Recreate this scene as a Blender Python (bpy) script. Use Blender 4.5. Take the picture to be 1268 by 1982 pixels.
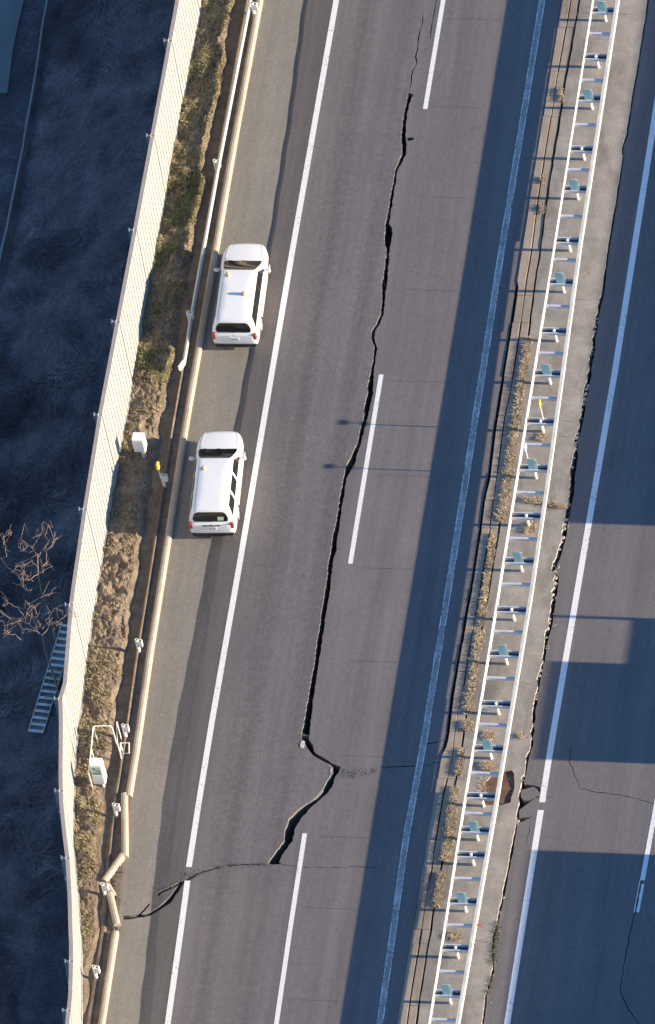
import bpy, math, random
import numpy as np
from mathutils import Vector, Matrix
from mathutils.geometry import delaunay_2d_cdt

random.seed(7)
rng = np.random.default_rng(7)
R = math.radians
scene = bpy.context.scene
for o in list(bpy.data.objects):
    bpy.data.objects.remove(o)

# ------------------------------------------------------------------ camera
# road frame: X across the road (right positive), Y along it (away), Z up, metres
CAM_S, CAM_EL, CAM_ROLL, CAM_AZ, CAM_D, CAM_OX, CAM_OY = 53.979426, 0.9468933, 0.2342455, -0.3290335, 630.2987, -1.1242205, -6.1391064
_v = Vector((math.sin(CAM_AZ), math.cos(CAM_AZ), 0)); _r = Vector((math.cos(CAM_AZ), -math.sin(CAM_AZ), 0))
_d = Vector((_v.x*math.cos(CAM_EL), _v.y*math.cos(CAM_EL), -math.sin(CAM_EL)))
_u = Vector((_v.x*math.sin(CAM_EL), _v.y*math.sin(CAM_EL), math.cos(CAM_EL)))
_ca, _sa = math.cos(CAM_ROLL), math.sin(CAM_ROLL)
CX = _r*_ca-_u*_sa; CY = _r*_sa+_u*_ca
CPOS = Vector((CAM_OX, CAM_OY, 0))-_d*CAM_D
cam = bpy.data.cameras.new('camera'); camo = bpy.data.objects.new('camera', cam)
scene.collection.objects.link(camo)
m3 = Matrix((CX, CY, -_d)).transposed()
camo.matrix_world = Matrix.Translation(CPOS) @ m3.to_4x4()
cam.sensor_fit = 'VERTICAL'; cam.sensor_height = 24.0
cam.lens = 24.0*CAM_S*CAM_D/1982.0
cam.clip_start = 10; cam.clip_end = 5000
scene.camera = camo

# ------------------------------------------------------------------ sky, sun, exposure
SUN_EL = R(13.2)
world = bpy.data.worlds.new('World'); scene.world = world; world.use_nodes = True
wn = world.node_tree.nodes; wl = world.node_tree.links; wn.clear()
sky = wn.new('ShaderNodeTexSky'); sky.sky_type = 'NISHITA'; sky.sun_disc = False
sky.sun_elevation = SUN_EL; sky.sun_rotation = R(90)
sky.air_density = 1.0; sky.dust_density = 0.0; sky.ozone_density = 4.8
bg = wn.new('ShaderNodeBackground'); bg.inputs[1].default_value = 0.115
wl.new(sky.outputs[0], bg.inputs[0])
wo = wn.new('ShaderNodeOutputWorld'); wl.new(bg.outputs[0], wo.inputs[0])
sun = bpy.data.lights.new('sun', 'SUN'); sun.energy = 5.0; sun.angle = R(0.5); sun.color = (1.0, 0.80, 0.56)
suno = bpy.data.objects.new('sun', sun); scene.collection.objects.link(suno)
sdir = Vector((-math.cos(SUN_EL), 0.0, -math.sin(SUN_EL)))
suno.rotation_euler = sdir.to_track_quat('-Z', 'Y').to_euler()
vs = scene.view_settings
vs.view_transform = 'Standard'; vs.look = 'None'; vs.gamma = 1.0; vs.exposure = 1.35; vs.use_curve_mapping = False
scene.render.engine = 'CYCLES'
scene.cycles.max_bounces = 4

# ------------------------------------------------------------------ helpers
col = scene.collection

def G(px, py, z=0.0):
    """Point of the place at height z seen at this spot of the survey photograph (1268 x 1982)."""
    dr = _d*(CAM_S*CAM_D)+CX*(px-634)+CY*(991-py)
    t = (z-CPOS.z)/dr.z
    return CPOS+dr*t

def GX(pts, z=0.0):
    return [(G(x, y, z).x, G(x, y, z).y) for x, y in pts]

def interp(pts):
    """X as a function of Y from a list of (X, Y)."""
    q = sorted((y, x) for x, y in pts)
    ys = [a for a, b in q]; xs = [b for a, b in q]
    return lambda y: float(np.interp(y, ys, xs))

def link(o, parent=None):
    col.objects.link(o)
    if parent is not None:
        o.parent = parent
    return o

def tag(o, label=None, cat=None, group=None, kind=None):
    if label: o['label'] = label
    if cat: o['category'] = cat
    if group: o['group'] = group
    if kind: o['kind'] = kind
    return o

def empty(name, loc, rz=0.0):
    o = bpy.data.objects.new(name, None); o.location = loc; o.rotation_euler = (0, 0, rz)
    o.empty_display_size = 0.2
    return link(o)

class MB:
    def __init__(s): s.v = []; s.f = []; s.m = []
    def add(s, vs, fs, mi=0):
        k = len(s.v); s.v += [tuple(a) for a in vs]
        for f in fs:
            s.f.append([i+k for i in f]); s.m.append(mi)
        return s
    def box(s, c, d, rz=0.0, mi=0, M=None):
        x, y, z = d[0]/2, d[1]/2, d[2]/2
        p = [(-x,-y,-z),(x,-y,-z),(x,y,-z),(-x,y,-z),(-x,-y,z),(x,-y,z),(x,y,z),(-x,y,z)]
        cs, sn = math.cos(rz), math.sin(rz)
        if M is None:
            q = [(c[0]+a*cs-b*sn, c[1]+a*sn+b*cs, c[2]+e) for a, b, e in p]
        else:
            q = [tuple(Vector(c)+M @ Vector(a)) for a in p]
        return s.add(q, [(3,2,1,0),(4,5,6,7),(0,1,5,4),(1,2,6,5),(2,3,7,6),(3,0,4,7)], mi)
    def bevbox(s, c, d, b, rz=0.0, mi=0):
        """box with chamfered top and vertical edges"""
        x, y, z = d[0]/2, d[1]/2, d[2]/2
        rings = [(-z, 0.0), (z-b, 0.0), (z, b)]
        cs, sn = math.cos(rz), math.sin(rz); vs = []
        for zz, k in rings:
            for a, e in [(-x+k+b,-y+k),(x-k-b,-y+k),(x-k,-y+k+b),(x-k,y-k-b),(x-k-b,y-k),(-x+k+b,y-k),(-x+k,y-k-b),(-x+k,-y+k+b)]:
                vs.append((c[0]+a*cs-e*sn, c[1]+a*sn+e*cs, c[2]+zz))
        fs = [tuple(range(7,-1,-1)), tuple(range(16,24))]
        for r in range(2):
            for i in range(8):
                j = (i+1) % 8; fs.append((r*8+i, r*8+j, r*8+8+j, r*8+8+i))
        return s.add(vs, fs, mi)
    def tube(s, path, r, n=6, cap=True, mi=0):
        path = [Vector(p) for p in path]
        rs = r if isinstance(r, (list, tuple)) else [r]*len(path)
        vs = []; fs = []
        prev = None
        for i, p in enumerate(path):
            a = path[max(i-1, 0)]; b = path[min(i+1, len(path)-1)]
            t = (b-a); t = t.normalized() if t.length > 1e-9 else Vector((0,0,1))
            if prev is None:
                h = Vector((0,0,1)) if abs(t.z) < .9 else Vector((1,0,0))
                n1 = t.cross(h).normalized()
            else:
                n1 = (prev-t*prev.dot(t)); n1 = n1.normalized() if n1.length > 1e-6 else t.orthogonal().normalized()
            prev = n1; n2 = t.cross(n1)
            for k in range(n):
                an = 2*math.pi*k/n
                vs.append(p+(n1*math.cos(an)+n2*math.sin(an))*rs[i])
        for i in range(len(path)-1):
            for k in range(n):
                j = (k+1) % n
                fs.append((i*n+k, i*n+j, (i+1)*n+j, (i+1)*n+k))
        if cap:
            fs.append(tuple(range(n-1, -1, -1))); fs.append(tuple((len(path)-1)*n+k for k in range(n)))
        return s.add(vs, fs, mi)
    def sweep(s, pts, prof, z0=0.0, cap=True, mi=0, wob=None):
        """profile [(across, up)] swept along plan points [(x, y)] or [(x, y, z)]"""
        n = len(prof); vs = []; fs = []
        P = [Vector((p[0], p[1], p[2] if len(p) > 2 else z0)) for p in pts]
        for i, p in enumerate(P):
            a = P[max(i-1, 0)]; b = P[min(i+1, len(P)-1)]
            t = Vector((b.x-a.x, b.y-a.y, 0)).normalized(); q = Vector((t.y, -t.x, 0))
            for (w, h) in prof:
                vs.append(p+q*w+Vector((0,0,h)))
        for i in range(len(P)-1):
            for k in range(n):
                j = (k+1) % n
                fs.append((i*n+j, i*n+k, (i+1)*n+k, (i+1)*n+j))
        if cap:
            fs.append(tuple(range(n))); fs.append(tuple((len(P)-1)*n+k for k in range(n-1, -1, -1)))
        return s.add(vs, fs, mi)
    def prism(s, poly, z0, z1, mi=0):
        n = len(poly)
        vs = [(x, y, z0) for x, y in poly]+[(x, y, z1) for x, y in poly]
        fs = [tuple(range(n-1, -1, -1)), tuple(range(n, 2*n))]
        for i in range(n):
            j = (i+1) % n; fs.append((i, j, n+j, n+i))
        return s.add(vs, fs, mi)
    def dome(s, c, r, h, n=10, mi=0):
        vs = []; fs = []; k = 4
        for i in range(k):
            a = i/k*math.pi/2
            for j in range(n):
                b = 2*math.pi*j/n
                vs.append((c[0]+r*math.cos(a)*math.cos(b), c[1]+r*math.cos(a)*math.sin(b), c[2]+h*math.sin(a)))
        vs.append((c[0], c[1], c[2]+h))
        for i in range(k-1):
            for j in range(n):
                q = (j+1) % n; fs.append((i*n+j, i*n+q, i*n+n+q, i*n+n+j))
        for j in range(n): fs.append(((k-1)*n+j, (k-1)*n+(j+1) % n, k*n))
        return s.add(vs, fs, mi)
    def mesh(s, name, mats, smooth=False):
        me = bpy.data.meshes.new(name); me.from_pydata(s.v, [], s.f)
        for m in (mats if isinstance(mats, (list, tuple)) else [mats]): me.materials.append(m)
        if any(s.m): me.polygons.foreach_set('material_index', s.m)
        me.update()
        if smooth:
            me.polygons.foreach_set('use_smooth', [True]*len(me.polygons))
        return me
    def build(s, name, mats, parent=None, smooth=False, loc=None):
        o = bpy.data.objects.new(name, s.mesh(name, mats, smooth))
        if loc is not None: o.location = loc
        return link(o, parent)

def fix_normals(o):
    import bmesh
    bm = bmesh.new(); bm.from_mesh(o.data); bmesh.ops.recalc_face_normals(bm, faces=bm.faces); bm.to_mesh(o.data); bm.free()
    return o

def vnoise(x, y, seed=0):
    """smooth value noise in 0..1 for numpy arrays"""
    x = np.asarray(x, float); y = np.asarray(y, float)
    xi = np.floor(x).astype(np.int64); yi = np.floor(y).astype(np.int64)
    fx = x-xi; fy = y-yi; fx = fx*fx*(3-2*fx); fy = fy*fy*(3-2*fy)
    def h(a, b):
        n = (a*374761393+b*668265263+seed*974634777) & 0x7fffffff
        n = ((n ^ (n >> 13))*1274126177) & 0x7fffffff
        n = (n ^ (n >> 16)) & 0xffff
        return n/65535.0
    return (h(xi,yi)*(1-fx)+h(xi+1,yi)*fx)*(1-fy)+(h(xi,yi+1)*(1-fx)+h(xi+1,yi+1)*fx)*fy

def fnoise(x, y, seed=0, oct=4):
    s = 0; a = .5
    for k in range(oct):
        s = s+a*vnoise(np.asarray(x)*2**k, np.asarray(y)*2**k, seed+k); a *= .5
    return s

# ------------------------------------------------------------------ materials
class NT:
    def __init__(s, name):
        s.m = bpy.data.materials.new(name); s.m.use_nodes = True
        s.t = s.m.node_tree; s.t.nodes.clear()
        s.out = s.n('ShaderNodeOutputMaterial'); s.b = s.n('ShaderNodeBsdfPrincipled')
        s.l(s.b.outputs[0], s.out.inputs[0])
        s.tc = s.n('ShaderNodeTexCoord')
    def n(s, t): return s.t.nodes.new(t)
    def l(s, a, b): s.t.links.new(a, b)
    def noise(s, scale, detail=4, rough=.55, vec=None, stretch=None, dist=0.0):
        n = s.n('ShaderNodeTexNoise'); n.inputs['Scale'].default_value = scale; n.inputs['Detail'].default_value = detail
        n.inputs['Roughness'].default_value = rough; n.inputs['Distortion'].default_value = dist
        v = vec or s.tc.outputs['Object']
        if stretch:
            mp = s.n('ShaderNodeMapping'); mp.inputs['Scale'].default_value = stretch; s.l(v, mp.inputs[0]); v = mp.outputs[0]
        s.l(v, n.inputs['Vector']); return n.outputs['Fac']
    def ramp(s, f, stops):
        r = s.n('ShaderNodeValToRGB'); e = r.color_ramp.elements
        while len(e) < len(stops): e.new(0.5)
        for k, (p, c) in enumerate(stops):
            e[k].position = p; e[k].color = (c, c, c, 1) if isinstance(c, (int, float)) else (*c, 1)
        s.l(f, r.inputs[0]); return r.outputs[0]
    def mix(s, f, a, b, mode='MIX'):
        m = s.n('ShaderNodeMix'); m.data_type = 'RGBA'; m.blend_type = mode
        for sock, val in ((m.inputs[0], f), (m.inputs[6], a), (m.inputs[7], b)):
            if isinstance(val, (int, float)): sock.default_value = val
            elif isinstance(val, tuple): sock.default_value = (*val, 1)
            else: s.l(val, sock)
        return m.outputs[2]
    def math(s, op, a, b=None, clamp=False):
        m = s.n('ShaderNodeMath'); m.operation = op; m.use_clamp = clamp
        for sock, val in ((m.inputs[0], a), (m.inputs[1], b)):
            if val is None: continue
            if isinstance(val, (int, float)): sock.default_value = val
            else: s.l(val, sock)
        return m.outputs[0]
    def bump(s, h, strength=.3, dist=.01):
        b = s.n('ShaderNodeBump'); b.inputs['Strength'].default_value = strength; b.inputs['Distance'].default_value = dist
        s.l(h, b.inputs['Height']); s.l(b.outputs[0], s.b.inputs['Normal'])
    def color(s, c):
        if isinstance(c, tuple): s.b.inputs['Base Color'].default_value = (*c, 1)
        else: s.l(c, s.b.inputs['Base Color'])
    def rough(s, r): s.b.inputs['Roughness'].default_value = r
    def spec(s, r): s.b.inputs['Specular IOR Level'].default_value = r

def plain(name, c, rough=.6, var=.12, scale=6.0, metal=0.0, bump=0.0, spec=.4):
    t = NT(name)
    f = t.noise(scale, 5)
    lo = tuple(max(0, x*(1-var)) for x in c); hi = tuple(min(1, x*(1+var)) for x in c)
    t.color(t.ramp(f, [(.3, lo), (.7, hi)])); t.rough(rough); t.spec(spec)
    t.b.inputs['Metallic'].default_value = metal
    if bump: t.bump(t.noise(scale*8, 4), bump, .01)
    return t.m

def asphalt(name, base, warm, kind):
    t = NT(name); ob = t.tc.outputs['Object']
    sep = t.n('ShaderNodeSeparateXYZ'); t.l(ob, sep.inputs[0])
    big = t.noise(.35, 5, .6); fine = t.noise(38, 3, .7); med = t.noise(4.5, 5, .6)
    streak = t.noise(1.0, 5, .6, stretch=(1.6, .05, 1.0)); fs = t.noise(1.0, 4, .6, stretch=(9.0, .35, 1.0))
    c = t.mix(t.ramp(big, [(.35, 0.0), (.65, 1.0)]), base, warm)
    c = t.mix(.40, c, t.ramp(streak, [(.32, .66), (.68, 1.32)]), 'MULTIPLY') if kind != 'shoulder' else t.mix(.3, c, t.ramp(streak, [(.32, .7), (.68, 1.3)]), 'MULTIPLY')
    c = t.mix(.16, c, t.ramp(fs, [(.3, .75), (.7, 1.25)]), 'MULTIPLY')
    c = t.mix(.3, c, t.ramp(med, [(.3, .8), (.7, 1.2)]), 'MULTIPLY')
    c = t.mix(.8, c, t.ramp(fine, [(.28, .62), (.72, 1.38)]), 'MULTIPLY')
    gr = t.noise(17, 2, .6); blot = t.noise(1.3, 4, .65, dist=.4)
    c = t.mix(.55 if kind != 'shoulder' else .3, c, t.ramp(gr, [(.3, .72), (.7, 1.28)]), 'MULTIPLY')
    c = t.mix(t.ramp(blot, [(.58, 0.0), (.72, .55)]), c, (.82, .82, .84), 'MULTIPLY')
    if kind == 'lane':   # polished, oil-darkened wheel paths
        for xc, w, k in ((-2.75, .55, .80), (-1.1, .5, .86), (.95, .5, .92), (2.6, .5, .94)):
            d = t.math('ABSOLUTE', t.math('SUBTRACT', sep.outputs[0], xc))
            d = t.math('ADD', d, t.math('MULTIPLY', t.math('SUBTRACT', med, .5), .8))
            f = t.math('SUBTRACT', 1.0, t.math('DIVIDE', d, w), True)
            c = t.mix(f, c, (k, k, k), 'MULTIPLY')
    t.color(c); t.rough(.85); t.spec(.25)
    vor = t.n('ShaderNodeTexVoronoi'); vor.inputs['Scale'].default_value = 55; t.l(ob, vor.inputs['Vector'])
    h = t.math('ADD', t.math('MULTIPLY', vor.outputs[0], .7), t.math('MULTIPLY', med, .35))
    t.bump(h, .45, .012)
    return t.m

def paint(name, wear, under):
    t = NT(name)
    a = t.noise(9, 6, .75); b = t.noise(1.1, 4, .6); c = t.noise(40, 4, .7)
    f = t.math('ADD', t.math('MULTIPLY', a, .6), t.math('ADD', t.math('MULTIPLY', b, .35), t.math('MULTIPLY', c, .25)))
    k = t.ramp(f, [(wear-.05, 0.0), (wear+.05, 1.0)])
    t.color(t.mix(k, under, t.ramp(a, [(.3, (.70, .70, .68)), (.7, (.84, .84, .82))])))
    t.rough(.7); t.bump(c, .2, .005)
    return t.m

M = {}
M['lane'] = asphalt('asphalt_lane', (.156, .146, .146), (.174, .160, .157), 'lane')
M['shoulder'] = asphalt('asphalt_shoulder', (.216, .203, .178), (.240, .223, .190), 'shoulder')
M['strip'] = asphalt('asphalt_joint_strip', (.112, .105, .104), (.128, .118, .115), 'strip')
M['lane_right'] = asphalt('asphalt_far_carriageway', (.152, .142, .142), (.169, .155, .153), 'far')
M['wall'] = plain('broken_asphalt', (.16, .15, .14), .95, .35, 14, bump=.5)
M['line'] = paint('road_paint', .49, (.15, .14, .135))
M['line_worn'] = paint('road_paint_worn', .57, (.15, .14, .135))
def paint2():
    t = NT('road_paint_faded'); a = t.noise(7, 6, .75); b = t.noise(1.0, 4, .6); c = t.noise(34, 4, .7)
    f = t.math('ADD', t.math('MULTIPLY', a, .5), t.math('ADD', t.math('MULTIPLY', b, .35), t.math('MULTIPLY', c, .3)))
    t.color(t.ramp(f, [(.46, (.20, .19, .185)), (.58, (.34, .33, .325)), (.72, (.66, .66, .65))])); t.rough(.75); return t.m
M['line_faded'] = paint2()
M['subsoil'] = plain('subsoil', (.06, .05, .042), .95, .4, 5, bump=.4)
M['concrete'] = None
def concrete(name, a, b, stain):
    t = NT(name)
    f = t.noise(1.2, 6, .65); g = t.noise(14, 5, .7); s = t.noise(.7, 5, .6, stretch=(1, .4, 1), dist=.6)
    c = t.mix(t.ramp(f, [(.3, 0.0), (.7, 1.0)]), a, b)
    c = t.mix(.6, c, t.ramp(g, [(.3, .72), (.7, 1.25)]), 'MULTIPLY')
    c = t.mix(t.ramp(s, [(.5, 0.0), (.68, stain)]), c, (.13, .115, .10))
    t.color(c); t.rough(.9); t.spec(.2); t.bump(t.math('ADD', g, t.math('MULTIPLY', f, 2.0)), .35, .01)
    return t.m
M['concrete'] = concrete('weathered_concrete', (.245, .228, .206), (.385, .355, .312), .6)
M['gutter'] = concrete('gutter_concrete', (.25, .205, .16), (.31, .26, .205), .5)
M['kerbblock'] = concrete('kerb_concrete', (.30, .25, .195), (.40, .335, .265), .5)
M['kerb'] = concrete('beige_kerb', (.36, .305, .245), (.48, .41, .33), .35)
M['soil'] = None
def soil(name, cols, sc=2.0):
    t = NT(name)
    f = t.noise(sc, 6, .65); g = t.noise(sc*9, 5, .75); h = t.noise(sc*30, 3, .7)
    c = t.ramp(f, [(.25, cols[0]), (.5, cols[1]), (.75, cols[2])])
    c = t.mix(.8, c, t.ramp(g, [(.3, .55), (.7, 1.5)]), 'MULTIPLY')
    c = t.mix(.6, c, t.ramp(h, [(.3, .7), (.7, 1.3)]), 'MULTIPLY')
    t.color(c); t.rough(.95); t.spec(.1); t.bump(t.math('ADD', g, h), .6, .03)
    return t.m
M['soil'] = soil('dry_soil', ((.10, .080, .062), (.17, .136, .104), (.25, .205, .155)))
M['redsoil'] = soil('red_soil', ((.085, .058, .042), (.13, .085, .062), (.17, .118, .085)), 4)
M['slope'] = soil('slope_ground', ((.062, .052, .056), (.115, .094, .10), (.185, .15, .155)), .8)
def blades(name, stops, rough=.8, wr=.55, wn_=.5, sc=.9):
    t = NT(name)
    g = t.n('ShaderNodeNewGeometry')
    f = t.ramp(t.noise(sc, 4, .6), [(.25, 0.0), (.75, 1.0)]) if wr < .5 else t.noise(sc, 3, .6)
    k = t.math('ADD', t.math('MULTIPLY', g.outputs['Random Per Island'], wr), t.math('MULTIPLY', f, wn_))
    t.color(t.ramp(k, stops)); t.rough(rough); t.spec(.15)
    return t.m
M['drygrass'] = blades('dry_grass_blades', [(.1, (.24, .19, .125)), (.45, (.42, .345, .235)), (.8, (.60, .51, .37))])
M['vergegrass'] = blades('verge_grass_blades', [(.12, (.13, .105, .06)), (.38, (.35, .29, .18)), (.58, (.28, .26, .14)), (.85, (.52, .44, .29))])
M['greengrass'] = blades('green_grass_blades', [(.15, (.09, .10, .04)), (.5, (.21, .21, .10)), (.85, (.36, .32, .17))])
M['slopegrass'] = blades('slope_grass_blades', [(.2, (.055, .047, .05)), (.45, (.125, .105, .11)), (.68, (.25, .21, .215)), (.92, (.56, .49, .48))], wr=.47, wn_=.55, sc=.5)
M['weed'] = blades('weed_blades', [(.15, (.05, .06, .035)), (.5, (.09, .10, .06)), (.85, (.16, .16, .10))])
M['bark'] = plain('bare_bark', (.27, .20, .165), .9, .35, 9)
M['barrier'] = plain('pale_barrier_sheet', (.335, .342, .338), .6, .05, 1.5, spec=.1)
M['cap'] = plain('barrier_cap', (.40, .34, .30), .6, .1, 3)
M['galv'] = plain('galvanised_steel', (.55, .56, .56), .45, .12, 8, metal=.25)
M['rail'] = plain('white_rail_paint', (.66, .63, .55), .5, .16, 2.5)
M['railgrey'] = plain('grey_rail_paint', (.42, .42, .41), .5, .12, 2.0)
M['post'] = plain('white_post_paint', (.80, .78, .73), .5, .08, 9)
M['rung'] = plain('galvanised_spacer', (.55, .57, .60), .5, .1, 6)
M['gapshade'] = plain('painted_gap_shade', (.07, .075, .085), .7, .2, 6)  # shade between paired spacer bars, painted as a dark colour
M['green'] = plain('teal_green_plate', (.33, .56, .54), .5, .1, 7)
M['greenedge'] = plain('teal_plate_edge', (.62, .72, .68), .5, .08, 7)
M['yellow'] = plain('yellow_reflector', (.85, .48, .05), .35, .1, 12)
M['red'] = plain('red_reflector', (.75, .10, .06), .35, .08, 12)
M['cabinet'] = plain('white_cabinet_paint', (.80, .79, .76), .45, .04, 3)
M['carwhite'] = NT('white_car_paint').m
_t = M['carwhite'].node_tree.nodes
for _n in _t:
    if _n.type == 'BSDF_PRINCIPLED':
        _n.inputs['Base Color'].default_value = (.80, .80, .79, 1); _n.inputs['Roughness'].default_value = .28
        _n.inputs['Coat Weight'].default_value = .4; _n.inputs['Coat Roughness'].default_value = .08
M['glass'] = plain('dark_car_glass', (.012, .013, .014), .06, .1, 3, spec=.6)
M['black'] = plain('black_plastic', (.02, .02, .021), .55, .2, 9)
M['tyre'] = plain('tyre_rubber', (.022, .021, .02), .85, .2, 12)
M['hub'] = plain('steel_hub', (.45, .45, .46), .4, .1, 9, metal=.5)
M['lamp'] = plain('red_lamp_lens', (.40, .075, .06), .3, .12, 12)
M['orange'] = plain('amber_beacon', (.62, .33, .16), .35, .1, 14)
M['plate'] = plain('number_plate', (.74, .76, .73), .5, .03, 8)
M['ink'] = plain('dark_green_ink', (.12, .17, .15), .6, .1, 8)
M['sticker'] = plain('pale_green_paper', (.44, .55, .34), .7, .06, 6)
M['grey'] = plain('grey_seam', (.30, .30, .31), .6, .1, 6)
M['signgreen'] = plain('sign_green', (.10, .30, .22), .5, .06, 8)
M['signpale'] = plain('sign_pale_green', (.52, .62, .55), .5, .06, 8)
M['stair'] = plain('aluminium_stair', (.82, .76, .70), .55, .2, 9, metal=.2)
M['stairdark'] = plain('stair_mesh', (.36, .31, .28), .7, .25, 9)
M['rubble'] = plain('rubble', (.13, .122, .115), .95, .4, 9, bump=.5)
M['chip'] = plain('concrete_chip', (.42, .39, .34), .95, .3, 7, bump=.4)
M['sideroad'] = concrete('side_road_concrete', (.17, .17, .165), (.22, .22, .21), .3)
M['drainlip'] = concrete('drain_concrete', (.26, .25, .24), (.34, .33, .31), .3)
M['handset'] = plain('handset_black', (.03, .03, .03), .6, .1, 8)

# ------------------------------------------------------------------ the road surfaces
YT, YB = 30.0, -42.0      # built length of the place
TH = .75                  # depth of the walls inside cracks

def ribbon(rows):
    """polygon from (xl, xr, y) rows of the survey photograph"""
    L = [G(a, y) for a, b, y in rows]; Rr = [G(b, y) for a, b, y in rows]
    return [(p.x, p.y) for p in L]+[(p.x, p.y) for p in reversed(Rr)]

def jag(poly, amp=.02, step=.12):
    out = []
    n = len(poly)
    for i in range(n):
        a = Vector(poly[i]); b = Vector(poly[(i+1) % n]); L = (b-a).length
        k = max(1, int(L/step)); nrm = Vector((-(b-a).y, (b-a).x))
        if L > 1e-6: nrm.normalize()
        for j in range(k):
            q = a+(b-a)*(j/k)
            am = amp*random.uniform(-1, 1) if j else amp*.3*random.uniform(-1, 1)
            out.append(tuple(q+nrm*am))
    return out

def thinline(pts, w=.018, amp=.03):
    """narrow crack along photo points"""
    P = [Vector(G(x, y)[:2]) for x, y in pts]
    Q = []
    for i in range(len(P)-1):
        L = (P[i+1]-P[i]).length; k = max(1, int(L/.16))
        for j in range(k): Q.append(P[i].lerp(P[i+1], j/k))
    Q.append(P[-1])
    L1 = []; R1 = []
    for i, q in enumerate(Q):
        t = (Q[min(i+1, len(Q)-1)]-Q[max(i-1, 0)]).normalized(); n = Vector((-t.y, t.x))
        e = min(1, i/2+.15, (len(Q)-1-i)/2+.15)
        o = n*amp*random.uniform(-1, 1); ww = w*e*random.uniform(.5, 1.3)/2
        L1.append(tuple(q+o+n*ww)); R1.append(tuple(q+o-n*ww))
    return L1+R1[::-1]

def pin(poly, x, y):
    c = False; n = len(poly); j = n-1
    for i in range(n):
        xi, yi = poly[i]; xj, yj = poly[j]
        if (yi > y) != (yj > y) and x < (xj-xi)*(y-yi)/(yj-yi)+xi: c = not c
        j = i
    return c

def cutslab(outer, holes, zt, th, extra=()):
    """triangulate outer minus holes; returns list of (tri, centroid) and verts"""
    vs = []; es = []
    for poly in [outer]+list(holes):
        k = len(vs); vs += [Vector(p) for p in poly]; n = len(poly)
        es += [(k+i, k+(i+1) % n) for i in range(n)]
    for line in extra:
        k = len(vs); vs += [Vector(p) for p in line]
        es += [(k+i, k+i+1) for i in range(len(line)-1)]
    v, e, f, _, _, _ = delaunay_2d_cdt(vs, es, [], 0, 1e-5)
    boxes = [(min(p[0] for p in h), max(p[0] for p in h), min(p[1] for p in h), max(p[1] for p in h)) for h in holes]
    keep = []
    for t in f:
        c = sum((v[i] for i in t), Vector((0, 0)))/len(t)
        if not pin(outer, c.x, c.y): continue
        bad = False
        for h, b in zip(holes, boxes):
            if b[0] <= c.x <= b[1] and b[2] <= c.y <= b[3] and pin(h, c.x, c.y): bad = True; break
        if not bad: keep.append((tuple(t), c))
    return v, keep

def slab_object(name, v, tris, zt, th, mats, parent=None):
    from collections import Counter
    cnt = Counter()
    for t in tris:
        for i in range(3):
            a, b = t[i], t[(i+1) % 3]; cnt[(min(a, b), max(a, b))] += 1
    used = sorted({i for t in tris for i in t}); mp = {i: k for k, i in enumerate(used)}
    n = len(used)
    V = [(v[i].x, v[i].y, zt(v[i].x, v[i].y) if callable(zt) else zt) for i in used]
    V += [(x, y, z-th) for x, y, z in V]
    F = []; Mi = []
    for t in tris:
        a, b, c = (v[i] for i in t)
        if (b-a).cross(c-a) < 0: t = t[::-1]
        F.append([mp[i] for i in t]); Mi.append(0)
        for i in range(3):
            p, q = t[i], t[(i+1) % 3]
            if cnt[(min(p, q), max(p, q))] == 1:
                F.append([mp[q], mp[p], mp[p]+n, mp[q]+n]); Mi.append(1)
    me = bpy.data.meshes.new(name); me.from_pydata(V, [], F)
    for m in mats: me.materials.append(m)
    me.polygons.foreach_set('material_index', Mi); me.update()
    o = bpy.data.objects.new(name, me); link(o, parent); o['kind'] = 'structure'
    return o

# longitudinal edges, from the survey
shoulder_edge = interp([(-5.16, YT), (-5.16, 16.5), (-5.0, 11), (-4.95, 6.26), (-5.0, -.62), (-5.09, -5.4), (-5.18, -7.6), (-5.23, -11), (-5.29, -13.3), (-5.34, -15.5), (-5.34, -18.4), (-5.17, -21.9), (-4.98, -25.4), (-4.85, -28.2), (-4.8, YB)])
kerb_x = interp([(-6.74, YT), (-6.78, 16.3), (-6.83, 10.25), (-6.83, .4), (-6.83, -2.7), (-6.75, -8.1), (-6.70, -12.5), (-6.60, -16.6), (-6.58, -18.7), (-6.45, -21.5), (-6.22, -24.4), (-6.16, -28.4), (-6.1, YB)])
# right edge of the left carriageway: closed against the kerb at top, a crevice further down
gap_px = [(1005,540),(998,567),(987,641),(969,753),(956.5,834),(945,930),(937,960),(929,1024),(914.7,1121),(902,1185),(889,1266),(874.5,1346),(865,1426)]
gapx = GX(gap_px)
gut_r = interp([(4.40, YT), (4.40, 16), (4.40, 6.5), (4.41, 4.6)]+[(x-.03, y) for x, y in gapx[1:]]+[(4.40, -16.5), (4.40, -19), (4.38, -24), (4.36, YB)])

crack_main = [(790,794,180),(790,800,183),(786,792,202),(782,788,221),(778,786,246),(777,785,262),(778,787,284),(778,785.5,300),(771,778,315),(765,770,328),(762,767,347),(756,762,378),(751,757,410),(746,753,432),(745,760,442),(744,758,464),(748,755,483),(748,752.5,492),(745.5,753,505),(743,751,527),(739,749,552),(740,746,571),(736.7,743,606),(730,736.7,625),(719,726,643),(720,724.5,656),(724.7,730,672),(722.5,727,694),(717.7,724,720),(712,722.5,745),(711,721.5,764),(705,717,786),(703.5,711.5,808),(697,705,833),(691,699,858),(681.5,691,880),(671,686,899),(667,678,912),(664,670.5,928),(659.4,667,953),(655,662,980),(653,660,998),(645,654.6,1032),(640,651,1067),(635.7,645,1086),(634,642.5,1111),(628,637.5,1149),(621.5,631,1187),(618,627,1218),(612,621.5,1253),(608,617,1285),(602.5,612,1316),(596,606,1354),(590,602.5,1389),(583.6,599,1423)]
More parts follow.
